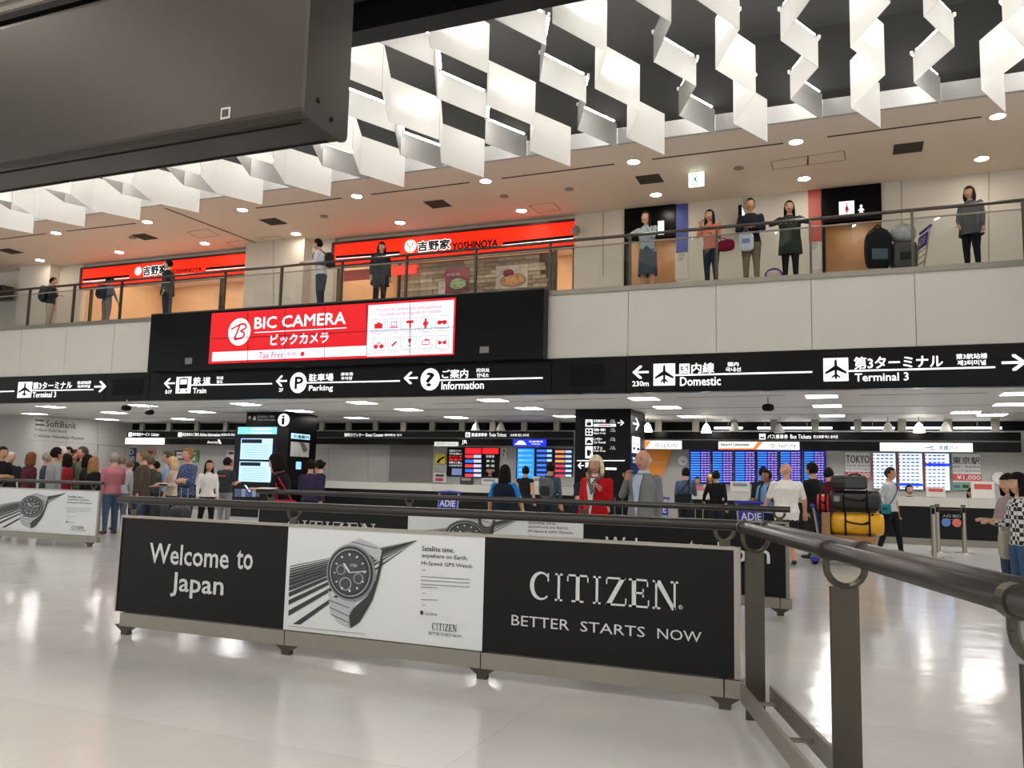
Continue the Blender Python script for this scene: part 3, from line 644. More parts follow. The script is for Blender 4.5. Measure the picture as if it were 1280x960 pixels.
# ================================================================ barriers with advertising panels
BZ0, BZ1, RZ = .185, .95, 1.1
ADW = mat('ad_white', 'cdd0d2', .45); ADB = mat('ad_black', '0f1011', .45, spec=.2); ADG = mat('ad_grey', '7d8084', .5); ADL = mat('ad_lightgrey', 'a9acb0', .45); ADT = mat('ad_text', '2b2c2e', .5)
FR = (-4.0, -2.36); fpl = ('Y', 5.33)
def nrm(px, py, x0, x1):
    p = W(px, py, Y=5.33); return ((p[0]-x0)/(x1-x0), (p[2]-BZ0)/(BZ1-BZ0))
def c7(a, b): return nrm(340+a/4, 620+b/4, *FR)
def serif(ch):
    st, hb_ = .2, .07
    I = [bx(.5-st/2, 0, .5+st/2, 1), bx(.2, 0, .8, hb_), bx(.2, 1-hb_, .8, 1)]
    if ch == 'I': return I, .55
    if ch == 'C':
        out = [(.55+.5*math.cos(math.radians(a)), .5+.52*math.sin(math.radians(a))) for a in range(48, 313, 12)]
        inn = [(.6+.36*math.cos(math.radians(a)), .5+.44*math.sin(math.radians(a))) for a in range(312, 47, -12)]
        return [out+inn, bx(.86, .68, .92, .98)], 1
    if ch == 'T': return [bx(.41, 0, .59, 1), bx(.22, 0, .78, hb_), bx(0, 1-hb_, 1, 1), bx(0, .74, .06, 1), bx(.94, .74, 1, 1)], .95
    if ch == 'Z': return [bx(.02, 1-hb_, .95, 1), bx(.02, 0, 1, hb_), [(0, 0), (.24, 0), (.95, 1), (.72, 1)], bx(.02, .74, .08, 1), bx(.94, 0, 1, .28)], .9
    if ch == 'E': return [bx(.14, 0, .34, 1), bx(0, 0, .95, hb_), bx(0, 1-hb_, .9, 1), bx(.3, .47, .7, .54), bx(.64, .36, .7, .66), bx(.89, 0, .95, .28), bx(.84, .74, .9, 1)], .9
    if ch == 'N': return [bx(.1, 0, .18, 1), bx(.82, 0, .9, 1), [(.06, 1), (.3, 1), (.92, 0), (.76, 0)], bx(0, 0, .3, hb_), bx(.7, 1-hb_, 1, 1), bx(0, 1-hb_, .2, 1)], 1.05
def citizen(d, u0, v0, u1, v1, split=None):
    gs = [serif(c) for c in 'CITIZEN']; tot = sum(g[1] for g in gs)+.1*6; u = u0; k = (u1-u0)/tot
    for shapes, w_ in gs:
        for sh in shapes: d.raw([(u+p[0]*w_*k, v0+p[1]*(v1-v0)) for p in sh])
        u += (w_+.1)*k
        if split: d.build('letter', MATS['ad_letter'], split); d = ND(d.x0, d.x1, d.a)
class ND(D):
    """decal in 0..1 coordinates of a panel"""
    def __init__(s, x0, x1, Y, off=.004):
        super().__init__(('Y', Y), off, .001, px=False); s.x0, s.x1 = x0, x1
    def to3(s, p, o): return (s.x0+(s.x1-s.x0)*p[0], s.a-o, BZ0+(BZ1-BZ0)*p[1])
def watch_ad(root, x0, x1, Y):
    root = child(root, MB().box(x0, x1, Y, Y+.03, BZ0, BZ1), 'ad_panel', ADW)
    d = ND(x0, x1, Y); vp = c7(728, 220)
    ys = [350, 362, 373, 386, 400, 416, 434, 455, 482, 520, 572, 640]
    for i, y in enumerate(ys):
        xl = 92-i*.8; t_ = 4+i*2.6
        a, b = c7(xl+(22 if y == 640 else 0), y), c7(xl+(60 if y == 640 else 0), y+t_*.9 if y < 640 else y+2)
        d.raw([a, b, vp])
    d.build('ad_stripes', ADT, root)
    d = ND(x0, x1, Y, .006)   # bracelet
    d.raw([c7(*p) for p in [(440,212),(530,250),(553,275),(540,330),(500,300),(420,262),(330,300),(290,340),(310,290),(350,250)]])
    d.raw([c7(*p) for p in [(283,470),(300,500),(350,520),(430,510),(395,570),(385,658),(330,630),(292,580)]]); d.build('watch_bracelet', ADL, root)
    d = ND(x0, x1, Y, .007)
    for a, b in (((345,255),(500,300)), ((400,228),(530,262)), ((288,520),(390,560)), ((290,555),(385,600)), ((296,590),(385,632))): d.line(c7(*a), c7(*b), .006)
    d.raw([c7(*p) for p in [(553,275),(556,330),(535,420),(505,520),(440,630),(395,660),(388,600),(410,560),(480,500),(520,420),(540,330)]]); d.build('watch_shadow', ADT, root)
    def ell(cx, cy, rx, ry, off, m_, nm, inner=0, a0=0, a1=360):
        k = ND(x0, x1, Y, off); n = 36
        P = [c7(cx+rx*math.cos(math.radians(a0+(a1-a0)*i/n)), cy+ry*math.sin(math.radians(a0+(a1-a0)*i/n))+.02*rx*math.cos(math.radians(a0+(a1-a0)*i/n))) for i in range(n+1)]
        if inner:
            Q = [c7(cx+inner*rx*math.cos(math.radians(a0+(a1-a0)*i/n)), cy+inner*ry*math.sin(math.radians(a0+(a1-a0)*i/n))) for i in range(n+1)]
            for i in range(n): k.raw([P[i], P[i+1], Q[i+1], Q[i]])
        else: k.raw(P[:-1])
        k.build(nm, m_, root)
    ell(398, 385, 122, 142, .008, ADG, 'watch_case'); ell(396, 383, 113, 132, .010, ADT, 'watch_bezel'); ell(394, 382, 84, 100, .012, mat('dial_grey', '3a3c40', .4), 'watch_dial')
    ell(395, 383, 101, 119, .012, ADL, 'watch_scale', .965)
    for cx, cy, r_ in ((350, 368, 22), (437, 412, 24), (372, 438, 30)): ell(cx, cy, r_, r_*1.1, .014, ADL, 'watch_subdial', .86)
    d = ND(x0, x1, Y, .016)
    for i in range(12):
        a = math.radians(30*i); d.line(c7(394+70*math.cos(a), 382+84*math.sin(a)), c7(394+80*math.cos(a), 382+96*math.sin(a)), .008)
    d.line(c7(394, 382), c7(478, 375), .008); d.line(c7(394, 382), c7(365, 335), .01); d.text('CITIZEN', c7(395, 352)+c7(432, 341)); d.build('watch_hands', PRINTW, root)
    d = ND(x0, x1, Y)
    for s_, a, b in (('Satellite time,', (751, 278), (912, 258)), ('anywhere on Earth.', (750, 312), (980, 300)), ('Hi-Speed GPS Watch.', (748, 348), (1008, 342))):
        d.text(s_, c7(*a)+c7(*b), bold=.006); d.build('ad_lettering', ADT, root); d = ND(x0, x1, Y)
    citizen(d, *c7(800, 668), *c7(925, 645)); d.build('ad_brand', ADT, root)['kind'] = 'stuff'; d = ND(x0, x1, Y); d.text('BETTER STARTS NOW', c7(784, 692)+c7(950, 694)); d.build('ad_lettering', ADT, root); d = ND(x0, x1, Y)
    d.disc(c7(750, 583), .008, .02); d.build('ad_mark', ADT, root); d = ND(x0, x1, Y); d.text('Eco-Drive', c7(768, 594)+c7(828, 584)); d.build('ad_lettering', ADT, root)
    d = ND(x0, x1, Y)
    for y in (402, 420, 440, 456, 517): d.line(c7(745, y), c7(990 if y < 450 else 830, y+ (15 if y < 450 else 3)), .006)
    for y in (370, 485, 545): d.line(c7(750, y), c7(770, y+1), .005)
    d.line(c7(85, 650), c7(465, 690), .004); d.build('ad_small_print', ADG, root)['kind'] = 'stuff'
def word_ad(root, x0, x1, Y, which):
    root = child(root, MB().box(x0, x1, Y, Y+.03, BZ0, BZ1), 'ad_panel', ADB)
    d = ND(x0, x1, Y)
    if which == 'welcome_line':
        n = lambda px, py: ((W(px, py, Y=9.34)[0]-x0)/(x1-x0), (W(px, py, Y=9.34)[2]-BZ0)/(BZ1-BZ0)); bl, tp_ = n(925, 703)[1], n(760, 671)[1]
        for s_, a, b, ds in (('Welcome', 757, 852, 0), ('to', 861, 882, 0), ('Japan', 893, 962, .28)):
            d.text(s_, (n(a, 690)[0], bl-ds*(tp_-bl), n(b, 690)[0], tp_), bold=.014); d.build('ad_lettering', mat('ad_letter', 'c2c4c6', .5), root); d = ND(x0, x1, Y)
        return
    if which == 'welcome':
        n = lambda px, py: nrm(px, py, -5.68, -4.0)
        d.text('Welcome', n(187, 703)+n(287, 685.5), bold=.014); d.build('ad_lettering', mat('ad_letter', 'c2c4c6', .5), root); d = ND(x0, x1, Y); d.text('to', n(296, 710.6)+n(317, 690), bold=.014); d.build('ad_lettering', MATS['ad_letter'], root); d = ND(x0, x1, Y); d.text('Japan', n(213.5, 745)+n(280.5, 720.5), bold=.014)
    else:
        n = lambda px, py: nrm(px, py, -2.36, -.69)
        mat('ad_letter', 'c2c4c6', .5); citizen(d, *n(661, 748), *n(848, 727), split=root); d = ND(x0, x1, Y); 
        for s_, a, b in (('BETTER', 639.6, 712), ('STARTS', 725.6, 806.4), ('NOW', 821.9, 877)): d.text(s_, n(a, 781+.0927*(a-639.6))+n(b, 768.2+.0918*(b-639.6))); d.build('ad_lettering', MATS['ad_letter'], root); d = ND(x0, x1, Y)
        d.disc(n(851, 759), .008, .017, inner=.8); d.build('ad_mark', MATS['ad_letter'], root); d = ND(x0, x1, Y); d.text('R', n(849.6, 761)+n(852.6, 757.4))
    d.build('ad_lettering', mat('ad_letter', 'c2c4c6', .5), root)
def hook(x, Y, z0, z1):
    """C-shaped cradle that carries the rail"""
    q = MB(); w_ = .035
    q.prism([(x-.03, z0), (x+.03, z0), (x+.035, z0+.05), (x-.035, z0+.05)], 'y', Y-.012, Y+.012)
    pts = [(x+.055*math.cos(math.radians(a)), Y, z0+.1+.055*math.sin(math.radians(a))) for a in range(175, 366, 19)]
    q.tube(pts, .013, 6); q.tube([(x-.055, Y, z0+.1), (x-.055, Y, z1)], .013, 6)
    return q
def barrier(label, Y, x0, cols, feet):
    x1 = cols[-1][1]
    t = thing('barrier', label, 'barrier', ((x0+x1)/2, Y, 0))
    for a, b, which in cols:
        if which == 'watch': watch_ad(t, a, b, Y)
        else: word_ad(t, a, b, Y, which)
    xa = cols[0][0]
    child(t, MB().box(xa-.012, x1+.03, Y-.008, Y+.04, BZ1, BZ1+.02), 'top_trim', STEEL)
    child(t, MB().box(x1, x1+.035, Y-.01, Y+.045, BZ0, BZ1+.02), 'end_trim', STEEL); child(t, MB().box(xa-.015, xa, Y-.01, Y+.045, BZ0, BZ1+.02), 'end_trim', STEEL)
    for a, b in zip([xa+.06]+feet[1:], feet[1:]+[x1+.06]):
        if b-a > .1: child(t, MB().box(a+.004, b-.004, Y-.02, Y+.06, .075, BZ0-.006), 'bottom_beam', BEAMM)
    child(t, MB().tube([(xa-.08, Y+.02, RZ), (x1+.05, Y+.02, RZ)], .032, 12), 'rail', RAILM)
    for x in feet:
        child(t, hook(x, Y+.02, BZ1+.01, RZ), 'rail_hook', DSTEEL)
        child(t, MB().prism([(x-.035, 0), (x+.035, 0), (x+.035, .03), (x+.11, .08), (x-.11, .08), (x-.035, .03)], 'y', Y, Y+.05), 'foot', DSTEEL)
        child(t, MB().box(x-.02, x+.02, Y+.035, Y+.055, .07, BZ1+.02), 'upright', DSTEEL)
    return t
barrier('barrier carrying welcome, watch and brand panels in the open foreground floor', 5.33, -5.68, [(-5.68, -4.0, 'welcome'), (-4.0, -2.36, 'watch'), (-2.36, -.69, 'citizen')], [-5.58, -3.97, -2.36, -.75])
barrier('farther barrier with the same advertising panels partly hidden behind the first one', 9.34, -7.5, [(-7.5, -5.2, 'citizen'), (-5.2, -2.9, 'watch'), (-2.9, -.68, 'welcome_line')], [-7.35, -5.2, -2.9, -.74])
barrier('barrier with a light watch panel in front of the queue by the side wall', 10.9, -16.6, [(-16.6, -14.72, 'welcome'), (-14.72, -12.23, 'watch')], [-16.5, -14.72, -12.38])
# angled wing with twin rails
A_, B_ = np.array([-.56, 5.2]), np.array([.51, 1.92])
u_ = (B_-A_)/np.linalg.norm(B_-A_); n_ = np.array([-u_[1], u_[0]])
wg = thing('rail_wing', 'angled wing of twin dark handrails on flat steel posts', 'barrier', (A_[0], A_[1], 0))
def wp(s_, o, z_): p = A_+u_*s_+n_*o; return (p[0], p[1], z_)
for o, nm in ((-.06, 'rail'), (.075, 'rail')):
    q = MB().tube([wp(-.03, o, 1.1), wp(4.4, o, 1.1)], .033, 14); q.smooth = True; child(wg, q, nm, RAILM)
for s_ in (.02, 1.66, 3.08):
    q = MB()
    a = wp(s_, -.055, 0); b = wp(s_, .055, 0); tx = np.array([*u_, 0])*.008
    q.add([np.array(p)+sg*tx+np.array([0, 0, z_]) for z_ in (0, .96) for p, sg in ((a, 1), (b, 1), (b, -1), (a, -1))], [(0, 1, 2, 3), (4, 5, 6, 7), (0, 1, 5, 4), (1, 2, 6, 5), (2, 3, 7, 6), (3, 0, 4, 7)])
    child(wg, q, 'post', DSTEEL)
    q = MB(); q.tube([wp(s_, .0075+.075*math.cos(math.radians(k)), 1.035+.075*math.sin(math.radians(k))) for k in range(180, 361, 20)]+[wp(s_, .0825, 1.09)], .014, 6); q.tube([wp(s_, -.0675, 1.035), wp(s_, -.0675, 1.09)], .014, 6); child(wg, q, 'cradle', DSTEEL)
    for o in (-.06, .075):
        q = MB(); q.tube([wp(s_-.02, o, 1.1), wp(s_+.02, o, 1.1)], .042, 14); child(wg, q, 'collar', DSTEEL)
for o in (-.075, .09):
    q = MB(); a, b = wp(.02, o-.01, .1), wp(4.4, o-.01, .1); c_, e_ = wp(.02, o+.01, .1), wp(4.4, o+.01, .1)
    q.add([a, b, e_, c_]+[(p[0], p[1], .2) for p in (a, b, e_, c_)], [(0, 1, 2, 3), (4, 5, 6, 7), (0, 1, 5, 4), (1, 2, 6, 5), (2, 3, 7, 6), (3, 0, 4, 7)]); child(wg, q, 'bottom_beam', BEAMM)
for s_ in (.25, .9, 1.6): child(wg, MB().tube([wp(s_, -.075, .15), wp(s_, .09, .15)], .012, 6), 'tie_bolt', STEEL)
# ================================================================ columns clad as signs
def column(name, label, x0, x1, y0, y1):
    t = thing(name, label, 'sign column', ((x0+x1)/2, (y0+y1)/2, 0))
    child(t, MB().box(x0, x1, y0, y1, 0, ZS-.002), 'cladding', BLACK)
    child(t, MB().box(x0-.01, x1+.01, y0-.01, y1+.01, 0, .12), 'plinth', STEEL)
    return t
px0, px1 = W(719, 512, Z=ZS), W(788, 512, Z=ZS)
YP = 21.5
cx0, cx1 = XY(719, 540, YP), XY(788.5, 540, YP)
pil = column('sign_column', 'black sign-clad column with white pictograms behind the red cardigan woman', cx0, cx1, YP, YP+1.6)
PP = ('Y', YP); PS = ('X', cx1)
for y0, y1, ic, tx, sub in ((524.5, 533.3, 'bag', '手荷物宅配', None), (535.6, 544.5, 'lockers', '手荷物一時預り', 'Baggage Storage'), (546.9, 555.8, 'car', 'レンタカー', 'Car Rental'), (557.8, 573, 'cup', 'カフェ', 'Cafe Shop')):
    pp = D(PP).rect((731.9, y0, 740.8, y1)).build('pictogram_plate', SIGNW, pil); D(PP, .009).icon(ic, (731.9, y0, 740.8, y1)).build('pictogram', DBLACK, pp)
    D(PP).text(tx, (742, y0, 757 if sub is None or len(tx) > 5 else 753, y0+3.6), bold=.01).build('lettering', SIGNW, pil)
    if sub: D(PP).text(sub, (742, y0+4.6, 757, y0+7.4)).build('lettering', SIGNW, pil)
    D(PP).text('行李\n수하물', (762.3, y0, 769.4, y0+4.4)).build('lettering', lit('c8c8c8', .8), pil)
D(PP).rect((742, 530, 770, 533.3)).build('white_strip', SIGNW, pil); D(PP, .009).rect((748, 531, 764, 532.4)).build('red_print', mat('sign_red', 'd03030', .5), pil)
D(PP).icon('arrow_r', (772, 525, 780.3, 532)).build('arrow', SIGNW, pil); D(PP).line((721.3, 575.8), (781, 575.8), .025).build('rule', SIGNW, pil)
D(PP).icon('arrow_l', (722.2, 578, 729.8, 586)).build('arrow', SIGNW, pil); D(PP).rect((731.9, 577.8, 738, 586.7)).build('pictogram_plate', SIGNW, pil)
D(PP).rect((756.9, 584.4, 770.6, 587.5)).build('white_strip', SIGNW, pil)
D(PS).icon('arrow_r', (791, 521, 799, 539)).build('arrow', SIGNW, pil)
for a in ((790, 545, 794.3, 566.5), (795.2, 546, 799.6, 567)): D(PS).rect(a).build('pictogram_plate', SIGNW, pil)
D(PS, .009).icon('train', (790, 553, 794.3, 566)).build('pictogram', DBLACK, pil); D(PS, .009).icon('bus', (795.2, 553, 799.6, 566)).build('pictogram', DBLACK, pil)
D(PS).text('鉄道\nバス', (790.4, 571, 795, 579)).build('lettering', SIGNW, pil)
kx0, kx1 = XY(307, 540, YP), XY(361.5, 540, YP)
ki = column('information_column', 'black information column with a white i disc and travel screens', kx0, kx1, YP, YP+1.45)
KS = ('X', kx1)
g = lit('8a8a8a', .8)
D(PP).icon('arrow_u', (310.2, 519.6, 314, 525)).build('arrow', g, ki); D(PP).icon('bag', (315.6, 519, 321, 526.3)).build('pictogram', g, ki)
D(PP).text('航空会社のご案内', (322, 519.4, 343, 522.4)).build('lettering', g, ki); D(PP).text('Airline Information', (322, 523.4, 344, 526)).build('lettering', g, ki)
D(PP, .004, .05).disc((355.3, 525), .2).build('info_disc', SIGNW, ki); D(PP, .056).text('i', (354.2, 519.8, 356.8, 530.4), bold=.04).build('letter', DBLACK, ki)
D(PP).frame((350.3, 534, 360.6, 542.5), .03).build('square_mark', SIGNW, ki)
for r, ic in (((349.4, 546.2, 359.2, 556.2), 'train'), ((348.8, 558, 358.6, 568), 'bus')):
    pp = D(PP).rect(r).build('pictogram_plate', SIGNW, ki); D(PP, .009).icon(ic, r).build('pictogram', DBLACK, pp)
D(KS).rect((364, 541.4, 387, 550)).build('lit_sign', lit('9fd4ee', .9), ki); D(KS, .009).text('交通案内', (366, 543, 386, 549), bold=.04).build('lettering', DBLACK, ki)
D(KS, .004, .01).rect((363.4, 552, 385.5, 571.5)).build('map_board', mat('map_grey', '9b9a96', .5, noise=.2, nscale=3), ki); D(KS, .016).poly([(374, 553), (379, 552.5), (384, 563), (379, 566)]).build('map_shape', SLOT, ki)
D(KS).rect((370, 577, 376, 586.7)).build('small_screen', lit('7fb4e0', 1), ki)
du = thing('display_unit', 'black travel display cabinet with two stacked blue-white screens', 'display', (XY(320, 560, 21.15), 21.15, 0))
a0, a1 = XY(292.5, 570, 20.9), XY(345.5, 570, 20.9); zt = W(320, 532.5, Y=20.9)[2]
child(du, MB().box(a0, a1, 20.9, 21.44, 0, zt), 'cabinet', mat('cabinet_black', '0c0d0e', .4, spec=.2))
PD = ('Y', 20.9)
D(PD).rect((297.7, 533.8, 346, 542.8)).build('lit_header', lit('7fd0e4', .9), du)
D(PD, .009).text('交通機関案内', (314, 534.8, 340, 538)).build('lettering', lit('ffffff', 1.2), du); D(PD, .009).text('Access Information', (314, 539, 340, 542)).build('lettering', lit('ffffff', 1.2), du)
for r in ((301.6, 548, 339.8, 574.7), (299.7, 576.6, 338.3, 603)):
    sc_ = D(PD).rect(r).build('screen', lit('a8caf8', 1.0), du)
    q = D(PD, .009, .002); x0, y0, x1, y1 = r
    q.rect((x0+1, y0+1, x0+26, y0+6)); q.build('screen_banner', lit('101828', .6), sc_)
    q = D(PD, .009, .002)
    for i in range(6): q.line((x0+3, y0+9+i*2.8), (x1-4, y0+9.3+i*2.8), .012)
    q.build('screen_lines', lit('6f8fb8', .9), sc_)['kind'] = 'stuff'
for i in range(7):
    D(PD, .004, .03).rect((294.5+i*4.4, 611, 298+i*4.4, 621)).build('brochure', mat('brochure_%d' % (i % 3), ('5b5a86', '3f5a8c', '8ea4b8')[i % 3], .5), du)
# ================================================================ header over the counters
PH = ('Y', YH)
def header(label, p0, p1, y0, y1, yb, n_posts):
    x0, x1 = XY(p0, y0, YH), XY(p1, y0, YH); zt, zm, zb = [W(p1, y, Y=YH)[2] for y in (y0, y1, yb)]
    t = thing('counter_header', label, 'sign', ((x0+x1)/2, YH, zb))
    child(t, MB().box(x0, x1, YH, YH+.12, zm, zt), 'upper_band', BLACK); child(t, MB().box(x0, x1, YH+.02, YH+.12, zb, zm-.04), 'lower_band', DBLACK)
    child(t, MB().box(x0, x1, YH-.01, YH+.12, zm-.03, zm), 'divider', mat('divider_grey', '3b3a38', .5))
    for i in range(n_posts):
        x = x0+(x1-x0)*(i+.5)/n_posts
        child(t, MB().box(x-.1, x+.1, YH+.02, YH+.12, zt, ZS), 'hanger_post', BEAMM)
    return t
h1 = header('black counter header reading Airline Information beside the side wall', 159.4, 299, 539.4, 547.2, 556, 4)
h2 = header('long black counter header reading Guest Counter and Train Tickets', 385, 716, 539.4, 547.6, 557.6, 9)
h3 = header('black counter header reading Bus Tickets with lit coach company boxes', 800, 1276, 540.4, 551, 565.5, 9)
def htext(t, items, bold=.01):
    for s_, r in items: D(PH).text(s_, r, bold=bold).build('lettering', SIGNW, t)
htext(h1, [('携帯電話サービス', (166, 541, 187, 545)), ('Cellular', (189, 541.4, 199, 545)), ('航空会社のご案内', (228.6, 541, 248.5, 545.2)), ('Airline Information', (250, 541.4, 275.5, 545.4)), ('航空公司 항공사', (277, 541.8, 296, 545))])
D(PH, .004, .12).rect((160, 547.6, 205.5, 555.5)).build('light_box', lit('ffffff', 1.4), h1); D(PH).text('American', (259.4, 550.8, 273, 554.4)).build('lettering', SIGNW, h1)
D(PH).poly([(272, 549.5), (274.5, 549.5), (277, 555), (274.6, 555)]).build('tail_mark', SIGNW, h1)
for r in ((161, 540.6, 165, 546), (222.8, 540.6, 227.4, 546)): D(PH).rect(r).build('pictogram_plate', SIGNW, h1)
htext(h2, [('臨時カウンター', (431, 541.4, 455, 545.8)), ('Guest Counter', (457, 541.6, 479.4, 545.6)), ('临时柜台 임시', (481, 542.2, 502, 545.2)), ('鉄道乗車券', (589.6, 541.2, 609, 545.8)), ('Train Tickets', (611.5, 541.4, 633, 545.8)), ('火车票 철도 승차권', (638, 542.2, 661, 545.6)), ('JR', (577.6, 550.2, 584, 556))])
D(PH).rect((582, 540.4, 587.8, 546.4)).build('pictogram_plate', SIGNW, h2); D(PH, .009).icon('train', (582, 540.4, 587.8, 546.4)).build('pictogram', DBLACK, h2)
D(PH, .004, .05).rect((544, 552.3, 573, 557.8)).build('light_box', lit('c8ccc4', .8), h2); D(PH, .058).text('外国人旅行者 Foreign travellers', (546, 553.6, 571, 556.6)).build('lettering', ADT, h2)
D(PH, .004, .08).rect((642.5, 549.2, 683, 558.4)).build('blue_light_box', lit('1a2cd0', 1.3), h2); D(PH, .088).poly([(644.5, 556), (650, 551), (655, 551.2), (659.5, 556)]).build('train_mark', lit('ffffff', 1.2), h2)
D(PH, .088).text('京成電鉄\nKeisei', (662.5, 551, 680, 556)).build('lettering', lit('ffffff', 1.2), h2)
htext(h3, [('バス乗車券', (959.5, 543, 985, 548.6)), ('Bus Tickets', (988, 543.2, 1014, 548.4)), ('巴士车票 버스 승차권', (1017, 544, 1047, 548))])
D(PH).rect((949, 542.2, 957, 549.3)).build('pictogram_plate', SIGNW, h3); D(PH, .009).icon('bus', (949, 542.2, 957, 549.3)).build('pictogram', DBLACK, h3)
for r in ((801.4, 551, 852.2, 561.4), (898.8, 552.2, 999.3, 562.4), (1099.8, 553.6, 1215.4, 565)):
    D(PH, .004, .1).rect(r).build('light_box', lit('f4f4f2', 1.15), h3)
OR = lit('ff6a30', 1.2)
D(PH, .108).poly([(801.8, 561), (801.8, 557), (806, 551.4), (815, 551.4), (808, 561)]).build('orange_print', OR, h3)
D(PH, .108).poly([(899.2, 562.2), (899.2, 560.4), (942, 560.4), (947.5, 552.6), (954, 552.6), (946, 562.2)]).build('orange_print', OR, h3)
D(PH, .108).text('Airport Limousine', (901.5, 553.6, 937, 559), bold=.04).build('lettering', ADT, h3)
for r in ((827, 554.6, 848, 559.6), (973, 555.4, 995, 560)): D(PH, .108).text('リムジンバス', r, bold=.05).build('lettering', ADT, h3)
for c_ in ((822.5, 556.8), (966.5, 557.6)): D(PH, .108).disc(c_, .06, inner=.6).build('logo_ring', mat('sign_red', 'd03030', .5), h3)
D(PH, .108).poly([(1148, 561), (1168, 557.2), (1172, 555), (1165, 560)]).build('wing_mark', mat('wing_blue', '6a8ec0', .5), h3); D(PH, .108).poly([(1155, 562.6), (1169, 560.6), (1166, 562.6)]).build('wing_mark', mat('sign_red', 'd03030', .5), h3)
D(PH, .108).text('京成バス', (1173, 557, 1197, 562.8), bold=.05).build('lettering', mat('wing_blue', '6a8ec0', .5), h3)
for a, b in ((893, 928), (947, 966), (978, 1040), (1064, 1118), (1128, 1180), (1192, 1252)):
    p, q_ = W(a, 535, Y=YH+.5), W(b, 536, Y=YH+.5); xm = (p[0]+q_[0])/2
    lt = thing('light_strip', 'white fluorescent strip behind the Bus Tickets header', 'light', (xm, YH+.5, p[2]), 'strips behind the bus header')
    child(lt, MB().tube([(p[0], YH+.5, p[2]), (q_[0], YH+.5, p[2])], .028, 8), 'tube', lit('ffffff', 5)); child(lt, MB().cyl((xm, YH+.5), .01, p[2], ZS, 6), 'hanger', STEEL)
# pendant spots
for (px, py), on in (((882.9, 534), 1), ((918.5, 532), 0), ((974, 534), 0), ((1110, 532), 0), ((1148.8, 533), 1), ((1182, 532), 0), ((809.5, 533), 1), ((594.8, 532), 0), ((626, 532), 0)):
    p = W(px, py, Y=24.6); t = thing('pendant_lamp', 'white cone pendant lamp, %s, over the ticket counters' % ('lit' if on else 'unlit'), 'lamp', (p[0], 24.6, p[2]), 'lit pendants' if on else 'unlit pendants')
    MB().tube([(0, 0, -.16), (0, 0, .02), (0, 0, .1)], [.15, .09, .03], 14).build('shade', lit('fff8ea', 6) if on else mat('lamp_white', 'c8c6c0', .5), t); MB().cyl((0, 0), .012, .1, ZS-p[2], 6).build('rod', STEEL, t)
# ================================================================ counters
def counter(label, x0, x1, yf, zt, seams):
    t = thing('service_counter', label, 'counter', ((x0+x1)/2, yf+.4, 0))
    child(t, MB().box(x0, x1, yf+.06, yf+.7, .1, zt-.22), 'body', mat('counter_black', '101012', .5, spec=.2)); child(t, MB().box(x0, x1, yf+.04, yf+.7, 0, .16), 'plinth', BEAMM)
    for a, b in zip([x0]+seams, seams+[x1]): child(t, MB().box(a+.004, b-.004, yf, yf+.75, zt-.22, zt), 'top_panel', mat('counter_white', 'bdbab3', .4))
    return t
counter('long ticket counter with pale top below the Guest Counter header', XY(404, 605, 23), XY(719, 610, 23), 23.0, 1.14, [-14.2, -12.0, -9.6])
counter('ticket counter with pale top below the three white bus screens', XY(850, 610, 22.9), XY(1247, 624, 22.9), 22.9, 1.15, [-2.0, .4, XY(1210, 624, 22.9)])
counter('dark counter behind the queue under the Airline Information header', -24.5, -19.9, 23.6, 1.1, [-22])
# ================================================================ screens, posters, clocks on the back wall
YI = YW-.024; PW = ('Y', YI-.03)
def wall_thing(name, label, cat, r, m_, part, off=.03, group=None):
    d_ = D(('Y', YI), 0, off); x0, x1, z0, z1 = d_.R(r); t = thing(name, label, cat, ((x0+x1)/2, YW, z0), group); d_.rect(r).build(part, m_, t); return t
SCR = ('Y', YI-.05)
for i, (a, b) in enumerate(((862, 888), (889.6, 916.3), (917.7, 944.5), (945.6, 973), (974.4, 1003), (1004, 1033))):
    t = wall_thing('timetable_screen', 'dark blue portrait timetable screen in the row of six under Bus Tickets', 'screen', (a, 562.5, b, 605), DBLACK, 'case', .05, 'blue bus timetable screens')
    t = D(SCR).rect((a+.8, 563.5, b-.8, 604)).build('screen', lit('151a78', 1.3), t)
    for j in range(13):
        y = 565+j*3; D(SCR, .009, .002).rect((a+1.4, y, a+13, y+1.6)).build('row_block', lit('3a8be0', 1.2), t)
        q = D(SCR, .009, .002)
        for k in range(3): q.rect((a+14.5+k*4, y+.3, a+17+k*4+random.random(), y+1.3))
        q.build('row_text', lit('c8a8d8', 1.0), t)['kind'] = 'stuff'
for i, (a, y0, b, y1) in enumerate(((1090.4, 565.5, 1121, 611.7), (1122.7, 565.8, 1154.4, 612.7), (1155.4, 566, 1188.3, 613.8))):
    t = wall_thing('timetable_screen', ['bright white timetable screen beside the Tokyo poster', 'bright white timetable screen with a blue bar near its foot', 'bright white timetable screen with a blue bar in its upper half'][i], 'screen', (a, y0, b, y1), DBLACK, 'case', .05, 'white bus timetable screens')
    t = D(SCR).rect((a+.7, y0+.7, b-.7, y1-.7)).build('screen', lit('cfdcf8', 1.15), t)
    for j in range(10):
        y = y0+2+j*4.4
        D(SCR, .009, .002).rect((a+1, y, a+2.6, y+2.6)).build('row_mark', lit('e05060', 1), t)
        q = D(SCR, .009, .002)
        for k in range(4): q.rect((a+5+k*5.6, y+.6, a+8.5+k*5.6+random.random(), y+2.2))
        q.build('row_text', lit('3a4a78', .8), t)['kind'] = 'stuff'
    if i: D(SCR, .011, .002).rect((a+1, (y0+38, y0+13)[i-1], b-1, (y0+42, y0+17)[i-1])).build('blue_bar', lit('1238c8', 1.3), t)
